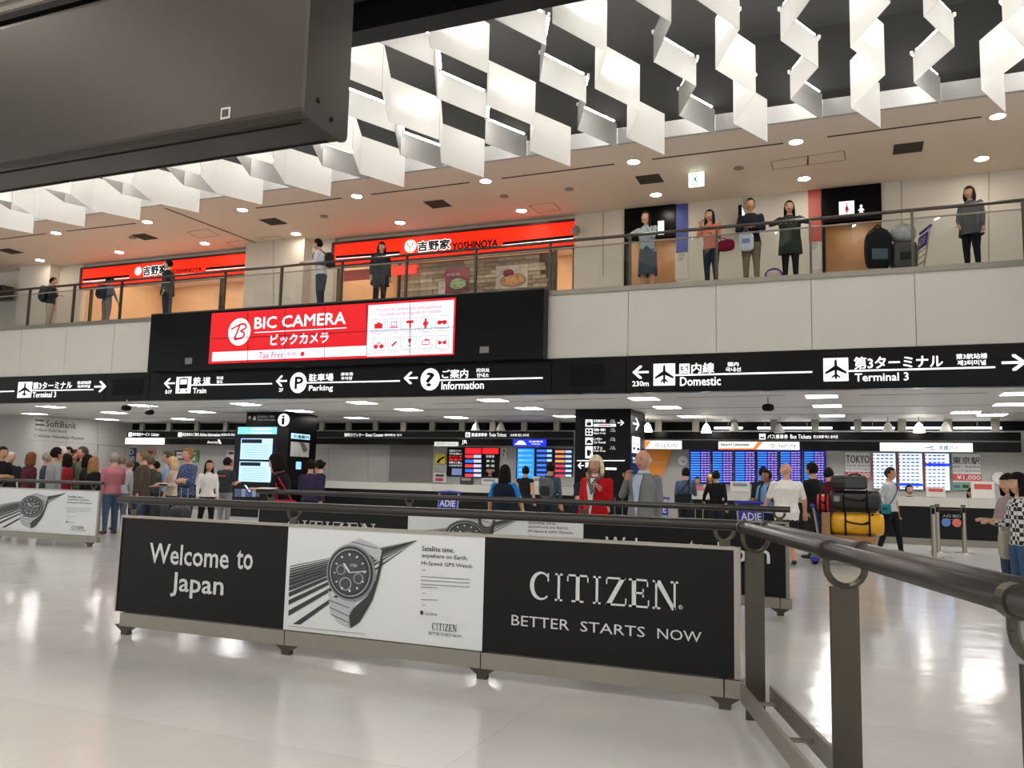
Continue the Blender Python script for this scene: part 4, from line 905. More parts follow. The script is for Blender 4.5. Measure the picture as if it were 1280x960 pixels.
tp = wall_thing('fare_poster', 'white and red bus fare poster headed TOKYO', 'poster', (1054.7, 564.7, 1089, 600), mat('poster_green', '6f9a80', .5), 'border')
D(PW).rect((1056, 565.5, 1088, 599)).build('sheet', PRINTW, tp); D(PW, .009).text('TOKYO', (1057.5, 569, 1087, 579), bold=.015).build('lettering', ADT, tp)
D(PW, .009).text('Ginza Sta. Shinonome', (1057.5, 580.5, 1087, 583.4)).build('lettering', ADT, tp); D(PW, .009).text('Oedo-Onsen Monogatari', (1057.5, 585, 1087, 588)).build('lettering', ADT, tp)
D(PW, .009).rect((1056, 589.5, 1088, 599)).build('red_block', mat('poster_red', 'c04a48', .5), tp); D(PW, .013).text('¥1,000', (1060, 590.5, 1087, 598), bold=.015).build('lettering', PRINTW, tp)
tk = wall_thing('fare_poster', 'Japanese bus fare poster with large station name and a red price', 'poster', (1189, 566, 1227.5, 613.6), MATS['poster_green'], 'border')
D(PW).rect((1190, 567, 1226.5, 603)).build('sheet', PRINTW, tk); D(PW, .009).text('東京駅', (1190.5, 571, 1225, 580.5), bold=.015).build('lettering', ADT, tk)
D(PW, .009).text('銀座・東雲車庫', (1191, 582, 1225, 585.4)).build('lettering', ADT, tk); D(PW, .009).text('大江戸温泉物語', (1191, 587, 1225, 590.4)).build('lettering', ADT, tk)
D(PW, .009).rect((1190, 592.2, 1226.5, 601.5)).build('red_block', MATS['poster_red'], tk); D(PW, .013).text('¥1,000', (1196, 593.4, 1225.5, 600.6), bold=.015).build('lettering', PRINTW, tk)
for k in range(3): D(PW, .009).rect((1192+k*11, 606, 1200+k*11, 610)).build('bus_picture', mat('bus_pic_%d' % k, ('4a5a88', '222430', '6a3a3a')[k], .5), tk)
def clock(label, px, py, r):
    p = W(px, py, Y=YW); t = thing('wall_clock', label, 'clock', (p[0], YW, p[2]))
    d_ = D(('Y', YW), 0, .05, px=False); d_.disc((p[0], p[2]), r).build('rim', mat('clock_rim', '8f8d88', .4), t); d_ = D(('Y', YW), .052, .004, px=False); d_.disc((p[0], p[2]), r*.88).build('dial', PRINTW, t)
    d_ = D(('Y', YW), .06, .003, px=False); d_.line((p[0], p[2]), (p[0]+r*.5, p[2]-r*.3), r*.09); d_.line((p[0], p[2]), (p[0]+r*.2, p[2]-r*.4), r*.09); d_.build('hands', DBLACK, t)
    d_ = D(('Y', YW), .06, .003, px=False)
    for i in range(12): a = i*math.pi/6; d_.line((p[0]+r*.7*math.cos(a), p[2]+r*.7*math.sin(a)), (p[0]+r*.8*math.cos(a), p[2]+r*.8*math.sin(a)), r*.06)
    d_.build('hour_marks', DBLACK, t)['kind'] = 'stuff'
clock('round grey wall clock between the orange panel and the blue screens', 853.7, 575.8, .18); clock('round pale wall clock beside the Japanese fare poster', 1248.8, 597.5, .2)
op = wall_thing('orange_panel', 'slanted orange advertising panel with pale lettering behind the grey suited man', 'poster', (806.6, 562.5, 806.7, 563), DBLACK, 'fixing', .01)
D(('Y', YI), .01, .02).poly([(804, 562.3), (841, 562.3), (826.5, 598), (822, 598), (804, 590)]).build('orange_sheet', mat('orange_sheet', 'e08a2c', .5), op); D(('Y', YI), .034).text('airport', (807, 575, 833, 581)).build('lettering', mat('orange_pale', 'efb878', .5), op)
t = wall_thing('train_screen', 'black portrait screen of Japanese text with red lines by the train counter', 'screen', (560, 559.4, 578.8, 595.5), DBLACK, 'case', .05)
for k, (s_, c_) in enumerate((('ご案内カウンター', 'e8e8f0'), ('でのお支払い', 'e8e8f0'), ('ただいま', 'ff3a2a'), ('営業中', 'ff3a2a'), ('切符のご購入', 'e8e8f0'), ('いただけます', 'e8e8f0'))): D(SCR).text(s_, (561.5, 562+k*3.7, 577.5, 564.9+k*3.7)).build('lettering', lit(c_, 1.1), t)
D(SCR).rect((565, 585.5, 577, 594)).build('picture', lit('6a78a8', .7), t)
t = wall_thing('train_screen', 'wide red and black train departure screen behind the counter', 'screen', (580, 559.4, 623.8, 598), DBLACK, 'case', .05)
for a, b in ((581.5, 601.5), (603, 623)): D(SCR).rect((a, 560, b, 567.5)).build('red_header', lit('d02028', 1.2), t)
for j in range(5):
    y = 568.6+j*5.9; D(SCR).rect((581.5, y, 591, y+3.9)).build('row_block', lit(('e03038', '2a60c8')[j % 2], 1.2), t); D(SCR).rect((592, y, 601.5, y+3.9)).build('row_time', lit('b8b4d8', 1), t)
    if j < 4: D(SCR).text(('日暮里', '東 京', '新 宿', '成田空港')[j], (608, y+.3, 618, y+3.4)).build('row_text', lit('e8e8e8', 1), t)
for i, (a, y0, b, y1) in enumerate(((646.4, 559.8, 668, 599), (669.7, 560, 691.3, 598), (692.8, 561, 716, 596))):
    t = wall_thing('train_screen', ['bright blue portrait screen with pale text below the blue light box', 'blue portrait departure screen between two other lit screens', 'portrait departure screen with orange and red rows beside the column'][i], 'screen', (a, y0, b, y1), DBLACK, 'case', .05)
    t = D(SCR).rect((a+.7, y0+.7, b-.7, y1-.7)).build('screen', lit(('1f86e8', '12204a', '1c2036')[i], 1.2), t)
    for j in range(6):
        y = y0+2+j*6
        if i == 0: D(SCR, .009).text('京成スカイライナー', (a+2, y, b-2, y+3)).build('row_text', lit('bfe0ff', 1.2), t)
        else:
            D(SCR, .009).rect((a+1.4, y, a+13, y+3)).build('row_block', lit((('3a70d8',)*6, ('f08a40', 'f08a40', 'f08a40', 'e03038', 'e03038', 'e03038'))[i-1][j], 1.2), t); D(SCR, .009).rect((a+14, y, b-1.6, y+3)).build('row_time', lit('a8c8f0', 1.1), t)
t = wall_thing('escalator_notice', 'yellow square notice with black arrow on the pale wall', 'notice', (544.8, 567, 557, 579.7), mat('notice_yellow', 'd8cc30', .5), 'sheet'); D(PW, .009).poly([(546, 577), (549, 573.5), (555, 570.5), (556, 572), (551, 575), (549, 578.5), (546, 578.5)]).build('picture', DBLACK, t)
t = wall_thing('wifi_poster', 'dark blue WiFi poster by the side wall', 'poster', (154.5, 560, 169.5, 579), mat('wifi_blue', '2a3658', .5), 'sheet'); D(PW, .009).text('WiFi', (156.5, 570.5, 168, 577), bold=.02).build('lettering', PRINTW, t); D(PW, .009).disc(((159.5), 565), .11, inner=.7).disc((164.5, 565), .11, inner=.7).build('ring_mark', PRINTW, t)
for i, (r, c_, lab) in enumerate((((181, 562, 194, 569), 'c86a4a', 'small orange-red notice near the lit box'), ((204, 563, 218, 578), '8a8680', 'grey framed notice behind the blue-shirted man'), ((219, 563, 233, 575), '3a3a3c', 'dark poster with white mark behind the plaid man'), ((236, 563, 248, 578), '3f8a52', 'green and white poster on the pale wall'), ((284, 563, 295, 585), 'd4d0ca', 'white notice with red figure beside the display cabinet'), ((627, 560, 634, 573), 'c9c5bf', 'white notice with dark photo between train screens'), ((542.5, 591, 558, 603.5), 'd4d0ca', 'white leaflet board with red line on the train counter'))):
    t = wall_thing('notice', lab, 'notice', r, mat('notice_%d' % i, c_, .5), 'sheet'); D(PW, .009).rect((r[0]+2, r[1]+2, r[2]-3, r[1]+5)).build('heading', PRINTW if i in (2, 3) else ADT, t); D(PW, .009).rect((r[0]+2, (r[1]+r[3])/2, r[2]-4, r[3]-2)).build('picture', mat('notice_pic_%d' % i, ('e0b090', 'b0aca4', 'd0d0d0', 'd0d8d0', 'c04050', '4a4640', 'c04050')[i], .5), t)
# things on the counters
for lab, px, py, w_, h_, c_ in (('white sign card standing on the bus counter', 1170, 622, .42, .26, 'cfc9c6'), ('pale notice stand at the bus counter end', 1229, 622, .5, .42, 'd2cec8'), ('white paper tray on the train counter', 612, 601, .5, .22, 'cdcac4'), ('black monitor back on the train counter', 583, 601, .42, .24, '2a2a2c'), ('white desk printer under the blue screens', 676, 606, .55, .3, 'c9c7c3'), ('white desk box beside the blue timetable screens', 925, 612, .5, .28, 'd0cdc8')):
    p = W(px, py, Y=23.3); t = thing('desk_item', lab, 'desk item', (p[0], 23.3, 1.15 if px > 800 else 1.14))
    MB().box(-w_/2, w_/2, -.02, .06, .012, h_).build('face', mat('desk_'+c_, c_, .5), t); MB().box(-w_*.3, w_*.3, -.05, .14, 0, .012).build('base', BEAMM, t)
    MB().box(-w_*.38, w_*.38, -.024, -.02, h_*.55, h_*.85).build('print', mat('poster_red', 'c04a48', .5) if px in (1170, 1229) else ADG, t)
# stanchions with hanging sign
for i, (px, py, lab) in enumerate(((1168, 697, 'front steel stanchion post beside the counter entrance sign'), (1172, 692.5, 'steel stanchion post close behind another one at the counter entrance'), (1206, 689, 'lone steel stanchion post holding the far side of the entrance sign'))):
    p = W(px, py, Z=0) if i == 0 else (XY((0, 1173.2, 1206)[i], 690, 20.6), 20.6); t = thing('stanchion', lab, 'stanchion', (p[0], p[1], 0))
    MB().tube([(0, 0, .0), (0, 0, .015), (0, 0, .03)], [.19, .18, .05], 20).build('base', STEEL, t); MB().cyl((0, 0), .045, .02, 1.0, 14).build('post', STEEL, t); MB().cyl((0, 0), .05, 1.0, 1.03, 14).build('cap', DSTEEL, t); MB().box(-.03, .03, -.055, -.045, .86, .98).build('belt_slot', DBLACK, t)
Ys_ = 20.57
t = thing('entrance_sign', 'black hanging sign with blue and red discs between the stanchions', 'sign', (XY(1185, 655, Ys_), Ys_, .7))
D(('Y', Ys_), 0, .02).rect((1175, 640.5, 1203, 658.5)).build('sign_face', DBLACK, t); D(('Y', Ys_), .022).text('入口 出口', (1178, 642.5, 1200.5, 647)).build('lettering', PRINTW, t)
D(('Y', Ys_), .022).text('Entrance & Exit', (1178.5, 648, 1200, 650)).build('lettering', PRINTW, t)
D(('Y', Ys_), .022).disc((1182.5, 653), .09).build('blue_disc', mat('disc_blue', '5a78c0', .5), t); D(('Y', Ys_), .022).disc((1196, 653.5), .09).build('red_disc', mat('disc_red', 'd06858', .5), t)
child(t, MB().tube([(XY(1173.2, 690, 20.6), 20.6, .92), (XY(1206, 690, 20.6), 20.6, .92)], .012, 6), 'hanger_belt', mat('belt_red', '5a1a1c', .6))
# under-balcony cameras
for px, py, lab in ((158.7, 506, 'black dome camera under the balcony near the side wall'), (187.5, 512, 'small black projector hanging beside a dome camera'), (960, 503, 'projector on a short rod under the Terminal 3 sign')):
    p = W(px, py-6, Z=ZS); t = thing('ceiling_camera', lab, 'camera', (p[0], p[1], ZS)); MB().cyl((0, 0), .02, -.16, 0, 8).build('rod', STEEL, t); q = MB().sbox((0, 0, -.22), (.13, .1, .08), 3); q.smooth = True; q.build('head', DBLACK, t)

struct('floor_platform', MB().box(.3, 3.2, 23.7, 25.4, 0, .2), mat('platform_grey', '8a8780', .6))
# ================================================================ people
EYE_M = mat('eye_dark', '1a1512', .3)
SKINS = {'l': 'c69a80', 'm': 'b98868', 'd': '8f6248', 'p': 'c4907a'}
def skin(k): return mat('skin_'+k, SKINS[k], .5, noise=.05, nscale=9)
def hairm(c): return mat('hair_'+c, c, .75, noise=.3, nscale=30, spec=.12)
LIP = mat('lip', 'a25a50', .5)
def unit(v): v = np.array(v, float); return v/np.linalg.norm(v)
ARMS = {  # upper and lower arm directions for the +X side (mirrored for the other); the figure faces -Y
 'down': ((.16, .02, -1), (.06, -.16, -1)), 'relax': ((.2, .05, -1), (0, -.35, -1)), 'fold': ((.22, -.2, -1), (-1, -.55, .12)),
 'push': ((.12, -.35, -1), (.02, -1, -.12)), 'chin': ((.1, -.6, -.75), (-.5, -.25, 1)), 'hold': ((.15, -.2, -1), (-.35, -1, .15)),
 'phone': ((.12, -.3, -1), (-.35, -1, .35)), 'rail': ((.55, -.5, -.45), (-.85, -.55, -.05)), 'hip': ((.45, .3, -1), (-.45, -.6, -.6)),
 'reach': ((.3, -.5, -1), (.1, -.9, -.6)), 'back': ((.14, .4, -1), (.06, .12, -1)), 'out': ((.4, -.25, -1), (.15, -.5, -1)), 'ear': ((.3, -.45, -.6), (-.45, -.1, 1)), 'strap': ((.12, -.1, -1), (-.3, -.7, .75))}
PEOPLE = []
def head_pt(n, s=1.0):
    """n: unit direction; returns a point of a head about 1 tall, face towards -Y"""
    x, y, z = n; h = np.array([.36*x, .43*y, .5*z])
    if z < 0: h[0] *= 1-.26*(-z)**1.3; h[1] *= 1-(.2 if y > 0 else .1)*(-z)
    if z < -.2 and y > 0: h[1] *= .82
    g = lambda cx, cz, wx, wz: math.exp(-((h[0]-cx)/wx)**2-((h[2]-cz)/wz)**2)
    if y < 0 and s < 1.02:
        h[1] -= .085*g(0, -.1, .055, .085)+.035*g(0, .03, .035, .1)+.03*g(0, -.25, .09, .035)+.03*g(0, -.42, .1, .06)
        h[1] += .045*(g(.13, .03, .07, .05)+g(-.13, .03, .07, .05))
        h[1] -= .02*(g(.13, .11, .1, .03)+g(-.13, .11, .1, .03))
    return h*s
def head_mesh(nu=26, nv=20):
    vs, fs, ms = [], [], []
    for j in range(nv+1):
        t = -math.pi/2+math.pi*j/nv
        for i in range(nu):
            a = 2*math.pi*i/nu; vs.append(head_pt((math.cos(t)*math.sin(a), -math.cos(t)*math.cos(a), math.sin(t))))
    for j in range(nv):
        for i in range(nu): fs.append((j*nu+i, j*nu+(i+1) % nu, (j+1)*nu+(i+1) % nu, (j+1)*nu+i))
    V = np.array(vs); ms = []
    for f in fs:
        c = V[list(f)].mean(0); m_ = 2
        if c[1] < -.25 and abs(c[2]+.26) < .03 and abs(c[0]) < .1: m_ = 5
        ms.append(m_)
    return V, fs, ms
HEADV, HEADF, HEADM = head_mesh()
def hair_mesh(style):
    nu, nv = 28, 18; V, F = [], []
    for j in range(nv+1):
        t = -math.pi/2+math.pi*j/nv
        for i in range(nu):
            a = 2*math.pi*i/nu; n = (math.cos(t)*math.sin(a), -math.cos(t)*math.cos(a), math.sin(t))
            k = 1.1+(.03 if style in ('long', 'curly', 'bob') else 0)+(.05*math.sin(7*a)*math.cos(5*t) if style == 'curly' else .012*math.sin(9*a+3*t))
            V.append(head_pt(n, k)+np.array([0, .015, .02]))
    def keep(n):
        x, y, z = n
        if style == 'bald': return y > -.15 and -.45 < z < .25
        if z > .62: return True
        if y < -.35: return z > (.5 if style not in ('fringe', 'bob') else .33)
        if y < .0: return z > (-.05 if style in ('short',) else -.35 if style != 'cap' else .2)
        return z > (-.55 if style in ('short', 'bun', 'cap') else -.95)
    for j in range(nv):
        for i in range(nu):
            t = -math.pi/2+math.pi*(j+.5)/nv; a = 2*math.pi*(i+.5)/nu
            if keep((math.cos(t)*math.sin(a), -math.cos(t)*math.cos(a), math.sin(t))): F.append((j*nu+i, j*nu+(i+1) % nu, (j+1)*nu+(i+1) % nu, (j+1)*nu+i))
    V = list(V)
    L = {'long': 1.15, 'curly': .75, 'bob': .35}.get(style, 0)
    if L:   # hair hanging behind and beside the neck
        na, nr = 14, 5; b = len(V)
        for sgn in (1, .86):
            for j in range(nr+1):
                for i in range(na+1):
                    a = math.radians(-115+230*i/na); q = j/nr; w_ = (.41+.05*math.sin(q*3))*sgn
                    V.append(np.array([w_*math.sin(a), .02+w_*1.08*math.cos(a), .1-q*(L+.35)+.03*math.sin(5*a)]))
        n1 = (na+1)
        for s_ in (0, 1):
            o = b+s_*n1*(nr+1)
            for j in range(nr):
                for i in range(na): F.append((o+j*n1+i, o+j*n1+i+1, o+(j+1)*n1+i+1, o+(j+1)*n1+i))
        o2 = b+n1*(nr+1)
        for i in range(na): F.append((b+nr*n1+i, b+nr*n1+i+1, o2+nr*n1+i+1, o2+nr*n1+i))
    q = MB(); q.v = [tuple(p) for p in V]; q.f = F; q.m = [0]*len(F)
    if style == 'bun': q.sbox((0, .5, .22), (.15, .15, .15), 2, 12, 8)
    if style == 'cap':
        q.tube([(0, -.4, .2), (0, -.62, .16)], [.3, .22], 12)
    return q
def capsule(q, a, b, ra, rb, n=10):
    a, b = np.array(a, float), np.array(b, float); d = unit(b-a)
    pts = [a-d*ra*.98, a-d*ra*.7, a, b, b+d*rb*.7, b+d*rb*.98]; q.tube(pts, [ra*.15, ra*.72, ra, rb, rb*.72, rb*.15], n)
TORSO = [(.455, .07, .05), (.475, .093, .064), (.52, .101, .071), (.60, .087, .064), (.68, .098, .071), (.755, .112, .073), (.80, .107, .058), (.83, .062, .045), (.845, .04, .036)]
def person(label, at, H=1.68, face=180, top='303030', pants='22242c', shoes='1a1a1a', sk='m', hair='17120f', style='short', sleeve=1.0, arms=('down', 'down'), lean=0, walk=0, b=1.0,
           z0=0, head=(0, 0), shorts=False, coat=None, skirt=None, sit=False, collar=None, hem=.5, group=None, Y=None, shirt=None, note=None):
    """at: (px, py) of the head top in the photo, or a world (x, y)"""
    if Y is not None:
        p = W(at[0], at[1], Y=Y); loc = (p[0], Y)
        k = .52+.478*math.cos(math.radians(lean))-(.265 if sit else 0)
        H = (p[2]-z0)/k
        if not 1.45 < H < 1.86: print('HEIGHT', label, round(H, 2))
    else: loc = at[:2]
    PEOPLE.append(dict(label=label, loc=loc, H=H, face=face, top=top, pants=pants, shoes=shoes, sk=sk, hair=hair, style=style, sleeve=sleeve, arms=arms, lean=lean, walk=walk, b=b, z0=z0, head=head, shorts=shorts, coat=coat, skirt=skirt, sit=sit, hem=hem, group=group, collar=collar, shirt=shirt, note=note))
    return PEOPLE[-1]
def prim(P):
    """closed primitives of a body, its bones and the extras to be joined after the remesh"""
    H, b = P['H'], P['b']; q = MB(); bones = []
    lr = math.radians(P['lean']); dz = -.25 if P['sit'] else 0
    def up(p):   # lean about the hips, then lower for a seated figure
        x, y, z = p[0], p[1], p[2]-.52
        return np.array([x, y*math.cos(lr)-z*math.sin(lr), .52+y*math.sin(lr)+z*math.cos(lr)+dz])
    rings = []
    for z, w_, d_ in TORSO:
        k = b if .5 < z < .78 else 1+(b-1)*.5
        rings.append([up((w_*k*math.cos(2*math.pi*i/16), d_*k*math.sin(2*math.pi*i/16)-(.012*(b-1)*4 if .55 < z < .7 else 0), z)) for i in range(16)])
    q.loft(rings)
    nk, ht = up((0, .012, .82)), up((0, -.004, .9)); capsule(q, nk, ht, .036, .034); bones.append(('neck', nk, ht, .036))
    for s in (-1, 1):
        hip = np.array([.052*s, 0, .5+dz])
        if P['sit']: kn = np.array([.075*s, -.24, .27]); an = np.array([.075*s, -.22, .045])
        else:
            w_ = P['walk']*s; kn = np.array([.058*s, -.05*w_-.008, .28]); an = np.array([.062*s, -.1*w_+.015, .045+(.02 if w_ < 0 else 0)*abs(P['walk'])])
        capsule(q, hip, kn, .063*(b*.5+.5), .044); capsule(q, kn, an, .042, .028); bones += [('thigh', hip, kn, .06), ('calf', kn, an, .036)]
        to = an+np.array([.012*s, -.105, -.026]); capsule(q, an+np.array([0, .018, -.016]), to, .027, .02); bones.append(('foot', an+np.array([0, .018, -.02]), to, .03))
    hands = []
    for s, nm in ((-1, P['arms'][0]), (1, P['arms'][1])):
        u, f = ARMS[nm]; m_ = np.array([s, 1, 1]); u, f = unit(np.array(u)*m_), unit(np.array(f)*m_)
        sh = up((.108*s*(b*.4+.6), .004, .795)); el = sh+u*.165; wr = el+f*.14
        capsule(q, sh, el, .036*(b*.4+.6), .029); capsule(q, el, wr, .028, .02); bones += [('upper', sh, el, .034), ('fore', el, wr, .025)]; hands.append((wr, f, s))
    hc = up((0, -.014, .935))
    return q, bones, hands, hc
def hand_geo(q, wr, f, s, mi=2):
    """palm and five separate curled fingers"""
    side = np.cross(f, [0, 0, 1.0]); side = unit(side) if np.linalg.norm(side) > .2 else np.array([1.0, 0, 0])
    nrm_ = unit(np.cross(side, f)); pc = wr+f*.028
    ring = lambda c, a, b_: [c+side*a*math.cos(2*math.pi*i/8)+nrm_*b_*math.sin(2*math.pi*i/8) for i in range(8)]
    q.loft([ring(wr-f*.01, .016, .014), ring(wr+f*.015, .022, .013), ring(wr+f*.045, .026, .012), ring(wr+f*.056, .024, .009)], mi)
    for i, (o, l) in enumerate(((-.019, .038), (-.0065, .044), (.0065, .041), (.019, .032))):
        a = wr+f*.05+side*o; m1 = a+f*l*.55-nrm_*.006; m2 = m1+f*l*.35-nrm_*.018; q.tube([a, m1, m2], [.0063, .0058, .0045], 5, mi)
    th = wr+f*.02+side*.022*(-s); q.tube([th, th+side*.018*(-s)+f*.014, th+side*.02*(-s)+f*.036-nrm_*.008], [.008, .0068, .005], 5, mi)
def finish_people():
    tmp = []
    for P in PEOPLE:
        q, bones, hands, hc = prim(P); q.v = [tuple(np.array(p)*P['H']) for p in q.v]
        o = bpy.data.objects.new('person_blank', q.mesh('person_blank')); COL.objects.link(o)
        r = o.modifiers.new('r', 'REMESH'); r.mode = 'VOXEL'; r.voxel_size = .0165
        sm_ = o.modifiers.new('s', 'SMOOTH'); sm_.factor = .5; sm_.iterations = 3
        tmp.append((o, bones, hands, hc))
    bpy.context.view_layer.update(); dg = bpy.context.evaluated_depsgraph_get()
    for P, (o, bones, hands, hc) in zip(PEOPLE, tmp):
        H = P['H']; em = o.evaluated_get(dg).to_mesh(); n = len(em.vertices)
        V = np.empty(n*3); em.vertices.foreach_get('co', V); V = V.reshape(-1, 3); F = [tuple(p.vertices) for p in em.polygons]; o.evaluated_get(dg).to_mesh_clear()
        C = np.array([V[list(f)].mean(0) for f in F])/H
        best = np.full(len(C), 1e9); mi = np.zeros(len(C), int); cz = C[:, 2]+(.25 if P['sit'] else 0)
        lr = math.radians(P['lean']); zz = .52+(C[:, 2]+(.25 if P['sit'] else 0)-.52)*math.cos(lr)-C[:, 1]*math.sin(lr)*1.0
        td = np.hypot(C[:, 0]/1.5, C[:, 1]*.0+(C[:, 1]+(zz-.52)*math.sin(lr)))-.066*P['b']
        best = td.copy(); best[(zz > .84) | (zz < .45)] = 1e9; mi[:] = np.where(zz > P['hem'], 0, 1)
        for nm, a, b_, r in bones:
            d_ = b_-a; t = np.clip(((C-a)@d_)/(d_@d_), 0, 1); dist = np.linalg.norm(C-(a+t[:, None]*d_), axis=1)-r
            w_ = dist < best; best = np.where(w_, dist, best)
            if nm == 'neck': m_ = np.where(t < .12, 0, 2)
            elif nm == 'thigh': m_ = np.where(zz > P['hem'], 0, np.where(P['shorts'] & (t > .95), 2, 1))
            elif nm == 'calf': m_ = np.full(len(C), 2 if (P['shorts'] or P['skirt']) else 1)
            elif nm == 'foot': m_ = np.full(len(C), 3)
            elif nm == 'upper': m_ = np.where(t < P['sleeve']*2, 0, 2)
            else: m_ = np.where(t < P['sleeve']*2-1, 0, 2)
            mi = np.where(w_, m_, mi)
        q = MB(); q.v = [tuple(p) for p in V]; q.f = F; q.m = [int(x) for x in mi]
        hy, hp = math.radians(P['head'][0]), math.radians(P['head'][1])
        Rz = np.array([[math.cos(hy), -math.sin(hy), 0], [math.sin(hy), math.cos(hy), 0], [0, 0, 1]]); Rx = np.array([[1, 0, 0], [0, math.cos(hp), -math.sin(hp)], [0, math.sin(hp), math.cos(hp)]]); HR = Rz@Rx
        hs = .15*H; c = hc*H; tf = lambda v: c+HR@(np.array(v)*hs)
        bse = len(q.v); q.v += [tuple(tf(v)) for v in HEADV]; q.f += [tuple(bse+i for i in f) for f in HEADF]; q.m += HEADM
        for s in (-1, 1):
            for (cx, cy, cz_), hh, m_ in (((.125*s, -.375, .03), (.045, .03, .022), 4), ((.355*s, .03, -.02), (.035, .07, .1), 2), ((.125*s, -.395, .115), (.07, .02, .014), 4)):
                t_ = MB().sbox((0, 0, 0), hh, 2, 8, 6); q.add([tf(np.array(v)+np.array([cx, cy, cz_])) for v in t_.v], t_.f, m_)
        for wr, f, s in hands:
            t_ = MB(); hand_geo(t_, wr, f, s); q.add([np.array(v)*H for v in t_.v], t_.f, 2)
        q.smooth = True
        M = Matrix.Translation((P['loc'][0], P['loc'][1], P['z0']))@Matrix.Rotation(math.radians(P['face']), 4, 'Z')
        P['M'] = M
        tm = P['top'] if not isinstance(P['top'], str) else cloth(P['top'])
        po = q.build('person', [tm, cloth(P['pants']), skin(P['sk']), mat('shoe_'+P['shoes'], P['shoes'], .5), EYE_M, LIP], None, M)
        tag(po, P['label'], 'person', P['group'])
        if P['style'] != 'none':
            hq = hair_mesh(P['style']); hq.v = [tuple(tf(v)) for v in hq.v]; hq.smooth = True; hq.build('hair', hairm(P['hair']), po)
        dzs = -.25 if P['sit'] else 0
        def upv(x, y, z):
            z -= .52; return (x*H, (y*math.cos(lr)-z*math.sin(lr))*H, (.52+y*math.sin(lr)+z*math.cos(lr)+dzs)*H)
        if P['coat']:
            col_, hem_ = P['coat']; prof = [(.815, .075, .06), (.795, .118, .072), (.74, .124, .086), (.66, .112, .083), (.58, .112, .084)]
            z = .5
            while z > hem_: prof.append((z, .122+.1*(.5-z)*.6, .092+.1*(.5-z)*.6)); z -= .06
            prof.append((hem_, .124+.06*(.5-hem_), .094+.07*(.5-hem_)))
            cq = MB(); cq.loft([[upv(w_*P['b']*math.cos(2*math.pi*i/20), d_*P['b']*math.sin(2*math.pi*i/20)+.004*math.sin(i*2.1), z_) for i in range(20)] for z_, w_, d_ in prof], cap=False); cq.smooth = True; cq.build('coat', cloth(col_), po)
        if P['skirt']:
            col_, hem_ = P['skirt']; cq = MB()
            cq.loft([[(w_*H*math.cos(2*math.pi*i/20), w_*.78*H*math.sin(2*math.pi*i/20)+.01*math.sin(i*1.9), z_*H) for i in range(20)] for z_, w_ in ((.6, .09), (.56, .1), (.5, .112), ((.5+hem_)/2, .12), (hem_, .128))], cap=False); cq.smooth = True; cq.build('skirt', cloth(col_), po)
        if P['collar']:
            cq = MB(); cq.loft([[upv(w_*math.cos(2*math.pi*i/16), d_*math.sin(2*math.pi*i/16)+.004, z_) for i in range(16)] for z_, w_, d_ in ((.815, .062, .052), (.85, .045, .044), (.86, .047, .046))], cap=False); cq.build('collar', cloth(P['collar']), po)
        if P['shirt']:   # open front of a jacket
            cq = MB(); k = P['b']; rows = [(.825, .03, .05), (.795, .038, .074), (.74, .03, .088), (.66, .02, .086), (.58, .012, .088), (.52, .004, .09)]
            cq.add([upv(sx*w_*k, -d_*k-.006, z_) for z_, w_, d_ in rows for sx in (-1, 1)], [(2*i, 2*i+1, 2*i+3, 2*i+2) for i in range(len(rows)-1)]); cq.build('shirt_front', cloth(P['shirt']), po)
        if P['note']:
            MB().box(-.055*H, .055*H, .08*H*P['b'], .084*H*P['b'], .738*H, .75*H).build('back_print', mat('print_orange', 'd0582a', .6), po)
        bpy.data.objects.remove(o)
# ---- helpers for bags worn or carried: built in the wearer's frame, but things of their own
CARRY = []
def carry(P, fn): CARRY.append((P, fn)); return P
def local_thing(P, name, label, cat):
    t = bpy.data.objects.new(name, None); COL.objects.link(t); t.matrix_world = P['M']; return tag(t, label, cat)
def backpack(P, label, c1, c2='2a2a2c', w_=.15, h_=.22):
    def fn():
        H, b = P['H'], P['b']; t = local_thing(P, 'backpack', label, 'backpack'); lr = math.radians(P['lean'])
        def L(x, y, z):   # lean with the wearer about the hips
            z -= .52*H; return (x, y*math.cos(lr)-z*math.sin(lr), .52*H+y*math.sin(lr)+z*math.cos(lr))
        y, z = .072*H*b+.095, .69*H
        q = MB().sbox((0, y, z), (w_, .1, h_), 3.5); q.v = [L(*p) for p in q.v]; q.smooth = True; q.build('bag_body', cloth(c1), t)
        q = MB().sbox((0, y+.09, z-.06), (w_*.75, .04, h_*.5), 3.5); q.v = [L(*p) for p in q.v]; q.smooth = True; q.build('pocket', cloth(c2), t)
        f = .073*H*b+.012
        for s in (-1, 1):
            pts = [(.07*s, y-.06, z+h_*.85), (.075*s, .05, .842*H), (.08*s, -.03*H, .838*H), (.09*s, -f*.9, .79*H), (.095*s, -f, .73*H), (.088*H*b*s, -f*.62, .655*H), (.1*H*b*s, 0, .63*H), (.09*H*b*s, f*.62, .62*H), (.09*s, y-.06, z-h_*.75)]
            MB().tube([L(*p) for p in pts], .014, 6).build('strap', cloth(c2), t)
    return carry(P, fn)
